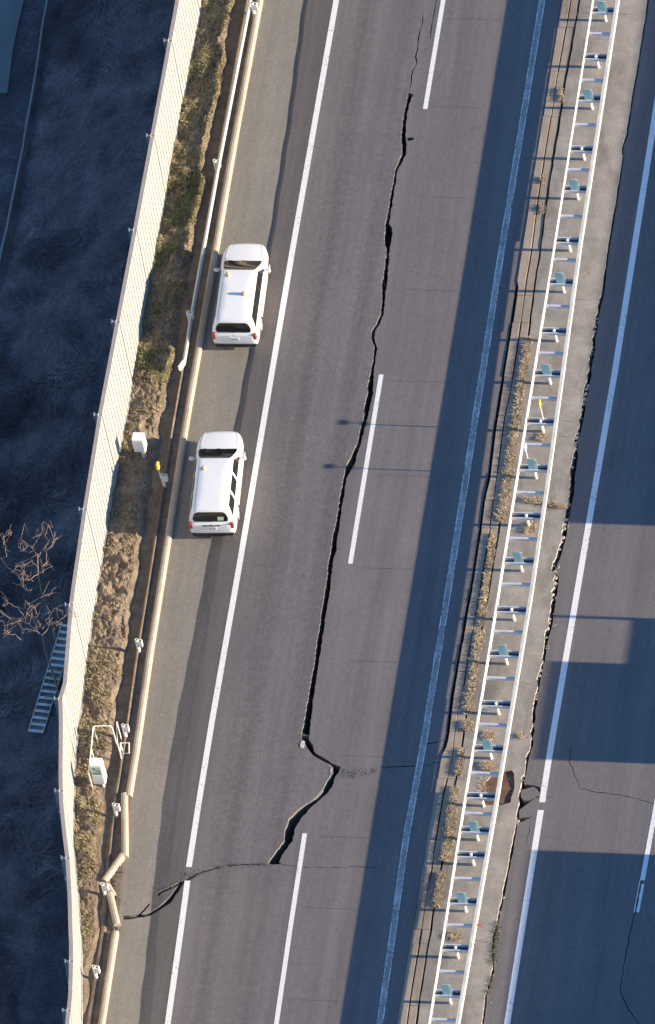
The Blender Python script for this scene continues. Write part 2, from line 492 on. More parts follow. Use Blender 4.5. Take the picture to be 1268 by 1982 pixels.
crack_main2 = [(583.6,599,1423.2),(584,598,1431),(592,606,1442),(596,607,1450)]
def poly_px(pts): return GX(pts)
cracks = [
    jag(ribbon(crack_main), .020, .075),
    jag(ribbon(crack_main2), .008, .1),
    jag(poly_px([(594,1446),(607,1450),(609,1456),(626,1466),(642,1477),(658,1483),(661,1487),(648,1491),(640,1481),(624,1473),(608,1464),(602,1458)]), .01, .12),
    jag(poly_px([(645,1484),(659,1486),(656,1495),(649,1504),(644,1520),(637,1531),(623,1545),(602,1563),(584,1583),(572,1601),(566,1629),(551,1647),(540,1668),(545,1673),(519,1673),(520,1668),(534,1648),(549,1629),(551,1612),(558,1587),(574,1571),(592,1557),(613,1545),(625,1531),(629,1519),(639,1504),(645,1494)]), .019, .08),
    # transverse rupture towards the left kerb
    jag(poly_px([(523,1671),(505,1674),(470,1675),(440,1677),(412,1683),(386,1692),(372,1701),(355,1710),(334,1719),(312,1729),(308,1734),(303,1731),(310,1724),(332,1714),(352,1704),(366,1696),(384,1688),(411,1679),(440,1673.5),(470,1672),(505,1672)]), .012, .1),
    jag(poly_px([(356,1709),(348,1722),(338,1736),(331,1747),(319,1755),(306,1763),(290,1771),(278,1774),(266,1775),(250,1778),(236,1779),(237,1771),(251,1771),(266,1768),(278,1769),(290,1765),(305,1756),(318,1746),(328,1736),(338,1722),(346,1712)]), .012, .1),
    jag(poly_px([(266,1769),(276,1760),(288,1747),(290,1750),(279,1763),(270,1771)]), .006, .1),
    poly_px([(787,266),(800,266),(802,270),(790,273)]),
    thinline([(850,-60),(845,-30),(844,0),(840,25),(836,47),(832,79)], .035, .01),
    thinline([(822,20),(812,63),(808,88),(805,110),(807,121),(800,136),(795,158),(793,181)], .045, .025),
    thinline([(805,178),(830,171),(850,150),(862,115)], .016),
    thinline([(772,236),(774,246),(779,252)], .02),
    thinline([(538,1671),(560,1676),(583,1678),(600,1679),(640,1679),(686,1678),(740,1679)], .026),
    thinline([(816,1476),(818,1455),(825,1440),(862,1432)], .05, .02),
    thinline([(735,1486),(790,1484),(815,1482),(830,1480),(870,1470)], .05, .03),
]
ll = interp([(-3.93, YT), (-3.92, 16.5), (-3.98, 5.4), (-3.98, -2), (-3.98, -8.3), (-4.02, -15.4), (-4.0, -19), (-3.97, -21.6), (-3.90, -24), (-3.8, -28.2), (-3.75, YB)])
Yg = [YT-.6*i for i in range(int((YT-YB)/.6)+1)]
outer = [(kerb_x(y)+.02, y) for y in Yg]+[(gut_r(y), y) for y in reversed(Yg)]
seam = [(shoulder_edge(y)+.015*math.sin(y*3.1)+.02*(float(vnoise(y*1.7, 2.5, 3))-.5), y) for y in [YT-.3*i for i in range(1, int((YT-YB)/.3)-1)]]
seam_f = interp(seam)
dipw = lambda y: float(np.interp(y, [-42, -27, -24, -21.7, -18, -12, -7, -2, 6, 16, 30], [.40, .42, .30, .55, .55, .50, .40, .24, .18, .16, .16]))
dip = [(x+dipw(q), q) for x, q in seam]; dip2 = [(x+dipw(q)*.45, q) for x, q in seam]
eline = [(ll(q)-.12, q) for x, q in seam[::3]]
v, keep = cutslab(outer, cracks, 0, TH, [seam, dip, dip2, eline])
def lane_z(x, y):
    d = (x-seam_f(y))/dipw(y)
    return -.040*(1-min(1, max(0, d)))**1.25
strip_r = lambda y: -4.02
lane_t = [t for t, c in keep if c.x > ll(c.y)-.12]
edge_t = [t for t, c in keep if seam_f(c.y) < c.x <= ll(c.y)-.12]
sh_t = [t for t, c in keep if c.x <= seam_f(c.y)]
_rows = [(G((a+b)/2, y).x, G((a+b)/2, y).y) for a, b, y in crack_main]+[(G(601, 1450).x, G(601, 1450).y), (G(648, 1490).x, G(648, 1490).y), (G(636, 1520).x, G(636, 1520).y), (G(570, 1585).x, G(570, 1585).y), (G(558, 1625).x, G(558, 1625).y), (G(530, 1668).x, G(530, 1668).y)]
_cx = interp(_rows); _y1 = max(q[1] for q in _rows); _y0 = min(q[1] for q in _rows)
def near_z(x, y):
    # the ground west of the long crack was heaved up a little along the rupture
    if _y0-.05 < y < _y1+.05 and -.28 < x-_cx(y) < 0: return .032*min(1, (y-_y0+.05)/1.2, (_y1+.05-y)/3.0)
    return 0.0
slab_object('carriageway_near', v, lane_t, near_z, TH, [M['lane'], M['wall']])
slab_object('road_edge_strip', v, edge_t, lane_z, TH, [M['strip'], M['wall']])
slab_object('road_shoulder', v, sh_t, -0.043, TH, [M['shoulder'], M['wall']])

# dark worn edge strip between shoulder seam and edge line (older, darker overlay lying on the road)
def strip_mesh(name, left, right, y0, y1, z, mat, parent=None, step=.06, holes=(), kind='structure'):
    b = MB(); n = max(1, int(abs(y1-y0)/step)); q = []
    for i in range(n):
        a = y0+(y1-y0)*i/n; c = y0+(y1-y0)*(i+1)/n; m = (a+c)/2; xm = (left(m)+right(m))/2
        if any(pin(h, xm, m) for h in holes): continue
        b.add([(left(a), a, z), (left(c), c, z), (right(c), c, z), (right(a), a, z)], [(0,1,2,3)] if c > a else [(3,2,1,0)])
    o = b.build(name, mat, parent)
    fix_up(o.data)
    if kind: o['kind'] = kind
    return o
def fix_up(me):
    bad = [p.index for p in me.polygons if p.normal.z < 0]
    if bad:
        me.flip_normals() if len(bad) == len(me.polygons) else None

subs = MB(); subs.add([(-7.2, YB, -.72), (24, YB, -.72), (24, YT, -.72), (-7.2, YT, -.72)], [(0,1,2,3)])
subs.build('subsoil', M['subsoil'])['kind'] = 'structure'

rl = interp([(3.70, YT), (3.69, 16.8), (3.67, 5.5), (3.71, -5.7), (3.71, -15.9), (3.62, -19.9), (3.70, -24), (3.75, -27.8), (3.75, YB)])
crack_near = cracks[:7]
strip_mesh('edge_line', lambda y: ll(y)-.105-.05*(y < -21.7)*0, lambda y: ll(y)+.105, YB, -21.95, .004, M['line'], holes=crack_near)
strip_mesh('edge_line', lambda y: ll(y)-.125, lambda y: ll(y)+.085, -21.55, YT, .004, M['line'], holes=crack_near)
eo = strip_mesh('edge_line', lambda y: rl(y)-.10, lambda y: rl(y)+.10, YB, YT, .004, M['line_faded'], holes=crack_near)
for sgn in (-1, 1):
    strip_mesh('paint_rim', lambda y: rl(y)+sgn*.10-.012-.012*float(vnoise(y*2.2, 3+sgn, 8)), lambda y: rl(y)+sgn*.10+.012+.012*float(vnoise(y*2.7, 9+sgn, 4)), -33, 22, .007, M['line_worn'], eo, holes=crack_near, kind=None)
dl = interp(GX([(843,90),(823,211),(738,725),(708,908),(678,1091),(590,1613),(563,1790),(535,1982)])+[(.05, YT), (-.05, YB)])
for (a, b) in (((843,92),(823,211)), ((738,725),(678,1091)), ((590,1613),None)):
    y1 = G(*a).y if a[1] > 100 else YT; y0 = G(*b).y if b else G(535, 1982).y-.5
    strip_mesh('lane_dash', lambda y: dl(y)-.085, lambda y: dl(y)+.085, y0, y1, .004, M['line'], holes=crack_near)

# ------------------------------------------------------------------ far carriageway, right
apron_px = [(1252.7,0),(1247.5,37),(1240,83),(1231,141),(1222,190),(1212,260),(1203,285),(1204,304),(1192.7,380),(1174.5,490),(1164,567),(1154.4,609),(1146,654),(1136.7,731),(1125.4,786),(1114,844),(1107.7,895),(1100.5,961),(1093,999),(1083.6,1056),(1066,1105),(1074,1114),(1070.7,1140),(1064,1185),(1056,1227),(1046.6,1282),(1038.6,1330),(1030.5,1375),(1025.9,1441),(1020,1464),(1014,1492),(1003,1540),(1000,1588),(990,1640),(980,1688),(972,1732),(960,1785),(952,1820),(952,1880),(940,1920),(932,1982)]
APZ = .05
ap = GX(apron_px, APZ)
apron_e = interp([(7.38, YT)]+ap+[(ap[-1][0], YB)])
gapw = lambda y: float(np.interp(y, [-30, -24, -21, -19.5, -16, -12, -8, -4, 2, 6, 30], [.05, .08, .08, .07, .09, .12, .16, .16, .12, .06, .05]))
def rj(y, s, a): return a*(float(vnoise(y*4.0, s, 5))-.5)+a*.6*(float(vnoise(y*11.0, s, 9))-.5)
Yf = [YT-.09*i for i in range(int((YT-YB)/.09)+1)]
Yf = [y for y in Yf if y < 19 and y > -31] ; Yf = [YT]+Yf+[YB]
def amp(y): return float(np.interp(y, [-31, -22, -14, 2, 5, 19], [.10, .06, .13, .13, .04, .03]))
apron_edge = [(apron_e(y)+rj(y, 1.5, amp(y)), y) for y in Yf]
road_edge = [(apron_e(y)+gapw(y)+rj(y, 7.5, amp(y)*.5), y) for y in Yf]
def zp(x, y): return (900+x/6.674, 1460+y/6.674)
rcr = [
    jag(GX([zp(*q) for q in [(725,455),(752,385),(860,398),(905,402),(968,425),(975,505),(938,452),(890,418),(830,432),(770,450)]]), .008, .1),
    jag(GX([zp(*q) for q in [(715,530),(760,596),(830,598),(905,548),(955,540),(980,550),(960,560),(905,560),(842,615),(700,722),(660,705)]]), .008, .1),
    jag(GX([zp(*q) for q in [(640,822),(820,813),(875,797),(835,828),(705,885),(650,900)]]), .008, .1),
    thinline([zp(850,840), zp(830,1000), zp(815,1068), (1018,1640)], .02),
    thinline([(1106,1440),(1103,1472),(1112,1500),(1122,1526),(1160,1534),(1200,1538),(1233,1546),(1268,1556),(1330,1572)], .026, .03),
    thinline([(1290,1470),(1268,1540),(1262,1600),(1250,1690),(1238,1712),(1232,1762),(1224,1785),(1213,1840),(1205,1880),(1201,1917),(1213,1949),(1237,1982),(1260,2010)], .034, .025),
    thinline([zp(1000,560), zp(1075,545), zp(1150,560)], .02),
]
outer_r = [(22.0, YB), (22.0, YT)]+road_edge
v2, keep2 = cutslab(outer_r, rcr, 0, TH)
slab_object('carriageway_far', v2, [t for t, c in keep2], 0.0, TH, [M['lane_right'], M['wall']])
rwl = interp([(8.52, YT), (8.51, 11), (8.5, .4), (8.39, -7.5), (8.29, -16), (8.27, -27.1), (8.25, YB)])
yb0, yb1 = G(1052, 1553).y, G(1047, 1568).y
strip_mesh('edge_line', lambda y: rwl(y)-.11, lambda y: rwl(y)+.11, YB, yb1, .004, M['line'], holes=rcr[:3])
strip_mesh('edge_line', lambda y: rwl(y)-.11, lambda y: rwl(y)+.11, yb0, YT, .004, M['line'], holes=rcr[:3])
rd = interp([(12.45, -12), (12.37, -18.4), (12.25, -22.7)])
fd = strip_mesh('lane_dash', lambda y: rd(y)-.085, lambda y: rd(y)+.085, -21.35, -14.7, .004, M['line'])
strip_mesh('paint_strip', lambda y: rd(y)-.10, lambda y: rd(y)-.055-.02*float(vnoise(y*5, 1, 2)), -22.7, -21.35, .004, M['line'], fd, kind=None)
strip_mesh('paint_strip', lambda y: rd(y)-.005+.03*(float(vnoise(y*5, 1, 2))-.5), lambda y: rd(y)+.095, -22.7, -21.5, .004, M['line'], fd, kind=None)

# ------------------------------------------------------------------ median: gutter, kerb blocks, slab
slit_px = [(1101,20),(1094,60),(1076,160),(1068.5,216),(1056.5,288),(1045,360),(1036,420),(1027,494),(1018,545),(1013,590),(1006,641),(988.7,753),(977,802),(964.5,898),(956,962),(947,1031),(929,1140),(911.5,1237),(897,1330),(889,1362),(878,1432),(876,1464),(860,1528),(846,1608),(836,1680),(824,1744),(816,1800),(806,1860),(796,1920),(788,1982)]
sx = interp([(4.72, YT)]+GX(slit_px, .05)+[(4.72, YB)])
h_k = lambda y: float(np.interp(y, [-42, -20, -17.5, -15.5, 2.5, 4.5, 10, 30], [.03, .03, .03, .035, .035, .03, .025, .025]))
kerbset = empty('median_kerb', (4.6, -6, 0)); tag(kerbset, kind='structure')
y = YT-.4; k = 0
gb = []
while y > YB:
    L = random.choice((.6, .6, 1.2, 2.0)) if y < 5 else 2.0
    y2 = y-L
    if y < 19 and y2 > -31:
        n = max(2, int(L/.3))
        for row in range(2):
            b = MB(); ys = [y-.006-(L-.012)*i/n for i in range(n+1)]
            jz = random.uniform(-.012, .012); jx = random.uniform(-.012, .012)
            vs = []
            for yy in ys:
                xs = sx(yy)
                if row == 0:  a, c = gut_r(yy)+(.012 if yy > 4.2 or yy < -16.2 else .10), xs-.018
                else:         a, c = xs+.022, xs+.30
                z = h_k(yy)+jz
                vs += [(a+jx, yy, -.5), (a+jx, yy, z-.012), (a+jx+.012, yy, z), (c+jx-.012, yy, z), (c+jx, yy, z-.012), (c+jx, yy, -.5)]
            fs = []
            for i in range(n):
                for j in range(5): fs.append((i*6+j, i*6+j+1, i*6+7+j, i*6+6+j))
            fs += [(0,1,2,3,4,5), tuple(n*6+j for j in range(5,-1,-1))]
            b.add(vs, fs)
            o = b.build('gutter_block' if row == 0 else 'kerb_block', M['gutter'] if row == 0 and y > -16 and False else M['kerbblock'], kerbset)
            o.matrix_parent_inverse = Matrix.Translation(kerbset.location).inverted()
    y = y2

med_l = [(sx(y)+.37+(.03*(vnoise(y*3, 4.2, 2)-.5)), y) for y in Yf]
hole_px = [zp(*q) for q in [(458,225),(520,212),(600,205),(640,250),(640,420),(618,500),(600,560),(590,622),(520,640),(470,655),(300,655),(230,640),(212,700),(205,640),(215,400),(330,290),(455,290)]]
hole = jag(GX(hole_px, APZ), .015, .12)
mcr = [hole,
       thinline([(1128,532),(1146,530)], .05, .02), thinline([(1038,1236),(1056,1230)], .035, .02),
       thinline([(1066,1105),(1075,1099),(1083,1085)], .03), thinline([(1098,26),(1180,28),(1240,30)], .02, .005),
       thinline([(1106,580),(1155,582)], .018, .01), thinline([(1078,815),(1112,818)], .018, .01), thinline([(1072,845),(1110,848)], .018, .01),
       thinline([(1040,980),(1090,975),(1098,972)], .045, .03), thinline([(915,1822),(950,1818)], .04, .03), thinline([(1000,1320),(1040,1330)], .014, .01)]
v3, keep3 = cutslab(med_l[::-1]+apron_edge, mcr, 0, TH)
apron = slab_object('median_slab', v3, [t for t, c in keep3], APZ, TH, [M['concrete'], M['chip']])
b = MB(); hb = [(x, yy) for x, yy in hole]
cxh = sum(p[0] for p in hb)/len(hb); cyh = sum(p[1] for p in hb)/len(hb)
nX, nY = 26, 40; hx0, hx1 = min(p[0] for p in hb)-.06, max(p[0] for p in hb)+.03; xs = np.linspace(hx0, hx1, nX); ys = np.linspace(cyh-1.1, cyh+1.0, nY)
zz = lambda x, y: -.035+.09*float(fnoise(x*2.2, y*2.2, 31))
b.add([(x, y, zz(x, y)) for y in ys for x in xs], [(j*nX+i, j*nX+i+1, j*nX+nX+i+1, j*nX+nX+i) for j in range(nY-1) for i in range(nX-1)])
b.build('exposed_soil', M['redsoil'], None, True)['kind'] = 'structure'

def stone(r, seed, flat=.6, n=7):
    rs = random.Random(seed); vs = []
    for zi, k in ((-.5, .75), (0, 1.0), (.45, .62)):
        for i in range(n):
            a = 2*math.pi*i/n+zi*.4; q = k*r*rs.uniform(.7, 1.15)
            vs.append((q*math.cos(a), q*math.sin(a)*.8, zi*r*flat*rs.uniform(.8, 1.2)))
    fs = [tuple(range(n-1, -1, -1)), tuple(2*n+i for i in range(n))]
    for lv in range(2):
        for i in range(n):
            j = (i+1) % n; fs.append((lv*n+i, lv*n+j, lv*n+n+j, lv*n+n+i))
    return vs, fs
chip_meshes = []
for s_ in range(6):
    b = MB(); vv, ff = stone(.5, 100+s_); b.add(vv, ff); chip_meshes.append(b.mesh('concrete_fragment', M['chip']))
chips = [(1155,615,8),(1158,623,7),(1152,632,7),(1146,640,9),(1148,648,6),(1141,672,6),(1138,745,9),(1135,752,8),(1133,762,10),(1130,772,11),(1128,781,8),(1124,792,7),(1118,828,8),(1115,838,10),(1113,846,11),(1110,856,9),(1114,862,7),(1109,868,8),(1107,884,7),(1105,903,6),(1095,1005,9),(1093,1014,10),(1092,1022,8),(1089,1040,9),(1087,1048,7),(1083,1062,7),(1080,1097,9),(1075,1106,12),(1077,1118,7),(1074,1128,8),(1072,1137,7),(1069,1150,8),(1066,1160,6),(1064,1196,8),(1062,1204,9),(1060,1216,7),(1057,1232,8),(1070,1212,7),(1075,1209,5),(1049,1280,8),(1046,1296,9),(1043,1307,7),(1039,1340,8),(1040,1346,7),(1037,1352,6),(1003,1588,7),(1000,1592,6),(990,1500,6),(995,1508,7),(985,1530,6),(975,1737,6),(1204,300,5)]
for i, (x, yy, s_) in enumerate(chips):
    p = G(x, yy, .03); p.x = max(p.x, apron_e(p.y)+.02); o = bpy.data.objects.new('concrete_fragment', chip_meshes[i % 6]); link(o, apron)
    q = s_/52*1.05; o.location = (p.x, p.y, -.035+.015*(i % 3)); o.scale = (q*.9, q*1.25, q*.8); o.rotation_euler = (random.uniform(-.35, .35), random.uniform(-.35, .35), random.uniform(0, 6))
    o.name = 'concrete_fragment'

def rubble(name, spots, n, rmin, rmax, label, mat):
    b = MB()
    for i in range(n):
        (x, y, sxx, syy) = random.choice(spots)
        px, py = x+random.gauss(0, sxx), y+random.gauss(0, syy); p = G(px, py)
        r = random.uniform(rmin, rmax)*random.random()**.7+rmin*.5
        vv, ff = stone(r, i*7+3, .7, 5); a = random.uniform(0, 6); ca, sa = math.cos(a), math.sin(a)
        b.add([(p.x+q[0]*ca-q[1]*sa, p.y+q[0]*sa+q[1]*ca, .004+q[2]+r*.15) for q in vv], ff)
    o = b.build(name, mat); tag(o, label, 'rubble', kind='stuff'); return o
rubble('asphalt_rubble', [(505,1673,10,3),(480,1674,14,3),(452,1674,12,3),(425,1679,10,3),(390,1688,8,3),(375,1695,9,3),(358,1700,7,4),(335,1713,10,3),(318,1720,8,3),(362,1693,5,3)], 420, .006, .026, 'crumbled asphalt along the transverse rupture', M['rubble'])
rubble('asphalt_crumbs', [(668,1495,6,4),(690,1497,8,5),(710,1497,8,5),(724,1492,4,3),(680,1502,6,3)], 320, .006, .024, 'crumbled asphalt at the fork of the long crack', M['rubble'])
rubble('crack_crumbs', [(a_+random.uniform(-3, 1), y_, 3, 6) for a_, b_, y_ in crack_main[::2]]+[(b_+random.uniform(-1, 3), y_, 3, 6) for a_, b_, y_ in crack_main[::3]], 700, .004, .018, 'fine asphalt crumbs along the lips of the long crack', M['rubble'])
rubble('concrete_crumbs', [(1100,1000,3,30),(1075,1120,4,25),(1060,1220,4,25),(1045,1300,4,25),(1120,830,4,30),(1145,680,4,30),(1000,1590,6,6),(990,1520,5,15),(965,1770,4,20),(945,1890,4,25)], 420, .008, .035, 'small concrete crumbs along the broken slab edge', M['chip'])
# pale broken lips beside the crack
for (x, yy, w, h) in ((586,1442,10,18),(641,1492,4,8)):
    p = G(x, yy); b = MB(); pol = [(random.uniform(.8, 1)*w/104*math.cos(t)+0, random.uniform(.8, 1)*h/88*math.sin(t)) for t in [i*math.pi/4 for i in range(8)]]
    b.prism(pol, -.03, .040); o = b.build('asphalt_lip', M['chip'], bpy.data.objects['carriageway_near']); o.location = (p.x, p.y, 0); o.rotation_euler = (0, .10, 0)

# ------------------------------------------------------------------ left verge and embankment
base_px = [(-8.86, YT), (-8.86, 16.35), (-8.95, 10.3), (-9.0, 3.3), (-9.0, -4.65), (-9.0, -8.0), (-8.95, -11.5), (-8.89, -13.4), (-8.80, -15.4), (-8.75, -16.9), (-8.61, -18.1), (-8.47, -19.2), (-8.34, -20.2), (-8.16, -21.3), (-7.96, -22.2), (-7.76, -23.0), (-7.49, -24.4), (-7.34, -25.0), (-7.09, -26.8), (-6.88, -28.3), (-6.7, -31.0), (-6.6, YB)]
bx = interp(base_px)
NYV = 1000; NXV = 56
yv = np.linspace(20, -33, NYV); uu = np.linspace(0, 1, NXV)
bxa = np.array([bx(q) for q in yv]); kxa = np.array([kerb_x(q)+.05 for q in yv])
UU, YY = np.meshgrid(uu, yv); XX = bxa[:, None]-.06+(kxa-bxa+.06)[:, None]*UU
dk = kxa[:, None]-XX                                   # distance behind the kerb
lo = np.interp(YY, [-33, -23, -21, -16.5, -15, 20], [0, 0, .4, .8, 1, 1])
lump = fnoise(XX*2.3, YY*2.3, 11, 5)-.5; fine_ = fnoise(XX*9, YY*9, 21, 3)-.5
nz_ = (fnoise(XX*.6+3, YY*1.1, 41, 4)-.47)*.55
dk2 = np.where(dk > .62, np.maximum(.62, dk+nz_), dk)
mound = np.interp(dk2, [0, .30, .43, .47, .53, .58, .90, 1.12, 1.5, 2.4], [-.03, -.03, -.01, .115, .115, -.06, -.06, .16, .25, .23])
mound2 = np.interp(dk2, [0, .38, .46, .56, .62, .85, 1.4, 2.4], [-.03, -.03, .07, .07, .0, .13, .18, .14])
rough_ = np.interp(dk2, [0, .5, .9, 1.15, 2.4], [.05, .05, .15, 1.0, 1.0])
ZZ = mound*lo+mound2*(1-lo)+(lump*.34+fine_*.17)*rough_
me = bpy.data.meshes.new('verge'); V = np.stack([XX, YY, ZZ], -1).reshape(-1, 3)
idx = np.arange(NYV*NXV).reshape(NYV, NXV)
F = np.stack([idx[:-1, :-1], idx[1:, :-1], idx[1:, 1:], idx[:-1, 1:]], -1).reshape(-1, 4)
me.from_pydata(V.tolist(), [], F.tolist()); me.materials.append(M['soil']); me.update()
o = bpy.data.objects.new('verge', me); link(o); o['kind'] = 'structure'
def verge_z(x, y):
    i = int(np.clip(np.searchsorted(-yv, -y), 0, NYV-1)); j = int(np.clip(np.searchsorted(XX[i], x), 0, NXV-1))
    return float(ZZ[i, j])

def terr(X): return -.12-max(0.0, min(6.2, -9.15-X))*.5
xs = np.concatenate([np.linspace(-6.5, -18, 70), np.linspace(-18.5, -60, 30)]); ys = np.linspace(34, -48, 260)
XG, YG = np.meshgrid(xs, ys)
bxg = np.array([bx(min(max(q, YB), YT)) for q in ys])
ZG = -.12-np.clip(-9.15-XG, 0, 6.2)*.5+(fnoise(XG*.9, YG*.9, 51, 4)-.5)*.5*np.clip((-9.3-XG), 0, 1)*np.clip((XG+15.6)*.8+.12, .1, 1)
ZG = np.where(XG > bxg[:, None]+.02, ZG-.5, ZG)
nx = len(xs); ny = len(ys)
b = MB(); idx = np.arange(nx*ny).reshape(ny, nx)
b.v = [tuple(p) for p in np.stack([XG, YG, ZG], -1).reshape(-1, 3)]
b.f = np.stack([idx[:-1, :-1], idx[:-1, 1:], idx[1:, 1:], idx[1:, :-1]], -1).reshape(-1, 4).tolist(); b.m = [0]*len(b.f)
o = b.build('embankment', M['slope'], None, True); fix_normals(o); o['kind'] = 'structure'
# ground right of the far road
b = MB(); b.add([(21.9, YB, -.05), (21.9, YT, -.05), (300, 300, -.05), (300, -300, -.05)], [(3,2,1,0)])
b.add([(-300, 34, -3.4), (-300, 300, -3.4), (300, 300, -3.4), (300, 34, -3.4)], [(3,2,1,0)])
b.add([(-300, -48, -3.4), (300, -48, -3.4), (300, -300, -3.4), (-300, -300, -3.4)], [(3,2,1,0)])
b.add([(-300, -48, -3.4), (-300, 34, -3.4), (-59, 34, -3.4), (-59, -48, -3.4)], [(3,2,1,0)])
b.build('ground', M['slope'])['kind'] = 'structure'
# service road at the foot of the bank and the thin lip of its drain
zr = -3.14
pl = [G(x, yy, zr) for x, yy in [(14,178),(18,150),(24,100),(33,55),(46,0),(60,-80)]]
pol = [(p.x, p.y) for p in pl]+[(pl[-1].x-9, pl[-1].y), (pl[0].x-9, pl[0].y)]
b = MB(); b.prism(pol, zr-.1, zr); b.build('service_road', M['sideroad'])['kind'] = 'structure'
fx = [G(x, yy, -3.15) for x, yy in [(104,-60),(92,0),(83,60),(72,130),(62,190),(52,250),(44,290),(34,345),(24,395),(13,445),(4,490),(-10,560)]]
b = MB(); b.sweep([(p.x+.02*math.sin(i*2.3), p.y) for i, p in enumerate(fx)], [(-.04, 0), (.04, 0), (.04, .16), (-.04, .16)], -3.16)
b.build('drain_lip', M['drainlip'])['kind'] = 'structure'

def blade_mesh(name, P, H, W, lean, mat, label, cat='grass', ang=None):
    """one triangle-pair blade per base point"""
    n = len(P); a = rng.uniform(0, 2*math.pi, n); d = np.stack([np.cos(a), np.sin(a)], 1)
    la = rng.uniform(0, 2*math.pi, n) if ang is None else ang; ld = np.stack([np.cos(la), np.sin(la)], 1)*(lean*H*rng.uniform(.3, 1.2, n))[:, None]
    w = (W*rng.uniform(.6, 1.3, n))[:, None]*d
    p0 = P.copy(); p0[:, :2] -= w; p1 = P.copy(); p1[:, :2] += w
    m0 = P.copy(); m0[:, :2] += ld*.35-w*.7; m0[:, 2] += H*.6; m1 = P.copy(); m1[:, :2] += ld*.35+w*.7; m1[:, 2] += H*.6
    tp = P.copy(); tp[:, :2] += ld; tp[:, 2] += H*rng.uniform(.75, 1.0, n)
    V = np.stack([p0, p1, m1, m0, tp], 1).reshape(-1, 3)
    k = np.arange(n)*5
    me = bpy.data.meshes.new(name)
    loops = np.stack([k, k+1, k+2, k+3, k+3, k+2, k+4], 1).reshape(-1)
    me.vertices.add(n*5); me.vertices.foreach_set('co', V.reshape(-1).astype(np.float32))
    me.loops.add(n*7); me.loops.foreach_set('vertex_index', loops.astype(np.int32))
    me.polygons.add(n*2); st = np.stack([np.arange(n)*7, np.arange(n)*7+4], 1).reshape(-1)
    me.polygons.foreach_set('loop_start', st.astype(np.int32))
    me.update(calc_edges=True); me.validate(); me.materials.append(mat)
    o = bpy.data.objects.new(name, me); link(o); tag(o, label, cat, kind='stuff'); return o

# verge grass: dry tussocks, denser in the far stretch, bare soil nearer
N = 190000
py_ = rng.uniform(-32, 19, N); pu = rng.uniform(0, 1, N)
bxv = np.interp(-py_, -yv, bxa); kxv = np.interp(-py_, -yv, kxa)
px_ = bxv+(kxv-bxv)*pu; dkv = kxv-px_
dens = np.interp(py_, [-32, -24, -20, -17, -15.5, -13, -6, -4, -1.5, 0, 3, 19], [.30, .40, .45, .40, .30, .12, .08, .10, .25, .8, 1.0, 1.0])
clump = np.clip((fnoise(px_*1.5, py_*1.5, 61, 3)-np.where(py_ > -1, .30, .36))*5, 0, 1)
edge_ = np.clip((dkv+(fnoise(px_*.6+3, py_*1.1, 41, 4)-.47)*.55-.92)*6, 0, 1)
keep_ = rng.uniform(0, 1, N) < dens*clump*edge_
px_, py_, dkv = px_[keep_], py_[keep_], dkv[keep_]
def sample_verge(px_, py_):
    ii = np.clip(np.searchsorted(-yv, -py_), 0, NYV-1)
    tt = (px_-XX[ii, 0])/(XX[ii, -1]-XX[ii, 0]); jj = np.clip((tt*(NXV-1)).round().astype(int), 0, NXV-1)
    return ZZ[ii, jj]
pz_ = sample_verge(px_, py_)
gsel = (fnoise(px_*.55, py_*.55, 71, 2) > .53) & (py_ > -1.5)
hh = .07+.34*np.clip(fnoise(px_*1.5, py_*1.5, 61, 3)-.3, 0, 1)*rng.uniform(.5, 1.4, len(px_))
PP = np.stack([px_, py_, pz_-.01], 1)
blade_mesh('verge_dry_grass', PP[~gsel], hh[~gsel], .012, 1.0, M['vergegrass'], 'dry straw coloured grass tussocks on the verge below the white barrier')
blade_mesh('verge_green_grass', PP[gsel], hh[gsel], .012, 1.0, M['greengrass'], 'greener grass tufts on the verge beside the white guardrail')
# embankment scrub
N = 230000
py_ = rng.uniform(-33, 24, N); px_ = -9.2-rng.uniform(0, 1, N)**.9*6.0
bxs = np.interp(-py_, -yv, bxa); ok = px_ < bxs-.35
px_, py_ = px_[ok], py_[ok]
cl = fnoise(px_*.45, py_*.45, 81, 4); ok = rng.uniform(0, 1, len(px_)) < np.clip((cl-.36)*4.5, .06, 1)
px_, py_, cl = px_[ok], py_[ok], cl[ok]
ix = np.clip(np.interp(-px_, -xs, np.arange(nx)), 0, nx-1); iy = np.clip(np.interp(-py_, -ys, np.arange(ny)), 0, ny-1)
pz_ = ZG[iy.astype(int), ix.astype(int)]
ang = fnoise(px_*.35, py_*.35, 91, 3)*14+rng.normal(0, .45, len(px_))
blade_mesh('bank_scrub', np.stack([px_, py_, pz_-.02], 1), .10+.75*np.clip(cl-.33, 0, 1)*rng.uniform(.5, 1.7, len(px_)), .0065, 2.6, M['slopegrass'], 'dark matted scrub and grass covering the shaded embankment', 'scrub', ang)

# ------------------------------------------------------------------ noise barrier
bt = interp([(-8.80, YT), (-8.80, 13), (-8.88, 3.25), (-8.98, -4.95), (-8.93, -9), (-8.84, -13), (-8.53, -16.9), (-8.64, -17.15), (-8.47, -18.1), (-8.15, -20.4), (-7.95, -21.6), (-7.60, -23.1), (-7.39, -23.9), (-7.05, -25.6), (-6.82, -27), (-6.67, -27.8), (-6.43, -29.7), (-6.36, -31), (-6.3, YB)])
BH = 4.0
barrier = empty('noise_barrier', (-9.0, -6, 0)); tag(barrier, 'long white ribbed noise barrier bent near its lower end, left of the verge', 'noise barrier')
def child(o, par):
    o.parent = par; o.matrix_parent_inverse = (Matrix.Translation(par.location) @ par.rotation_euler.to_matrix().to_4x4()).inverted(); return o
posts_px = [(334,78),(300,262),(262,445),(228,622),(190,802),(163,985),(140,1170),(120,1352),(120,1530),(131,1660),(137,1860),(133,1955)]
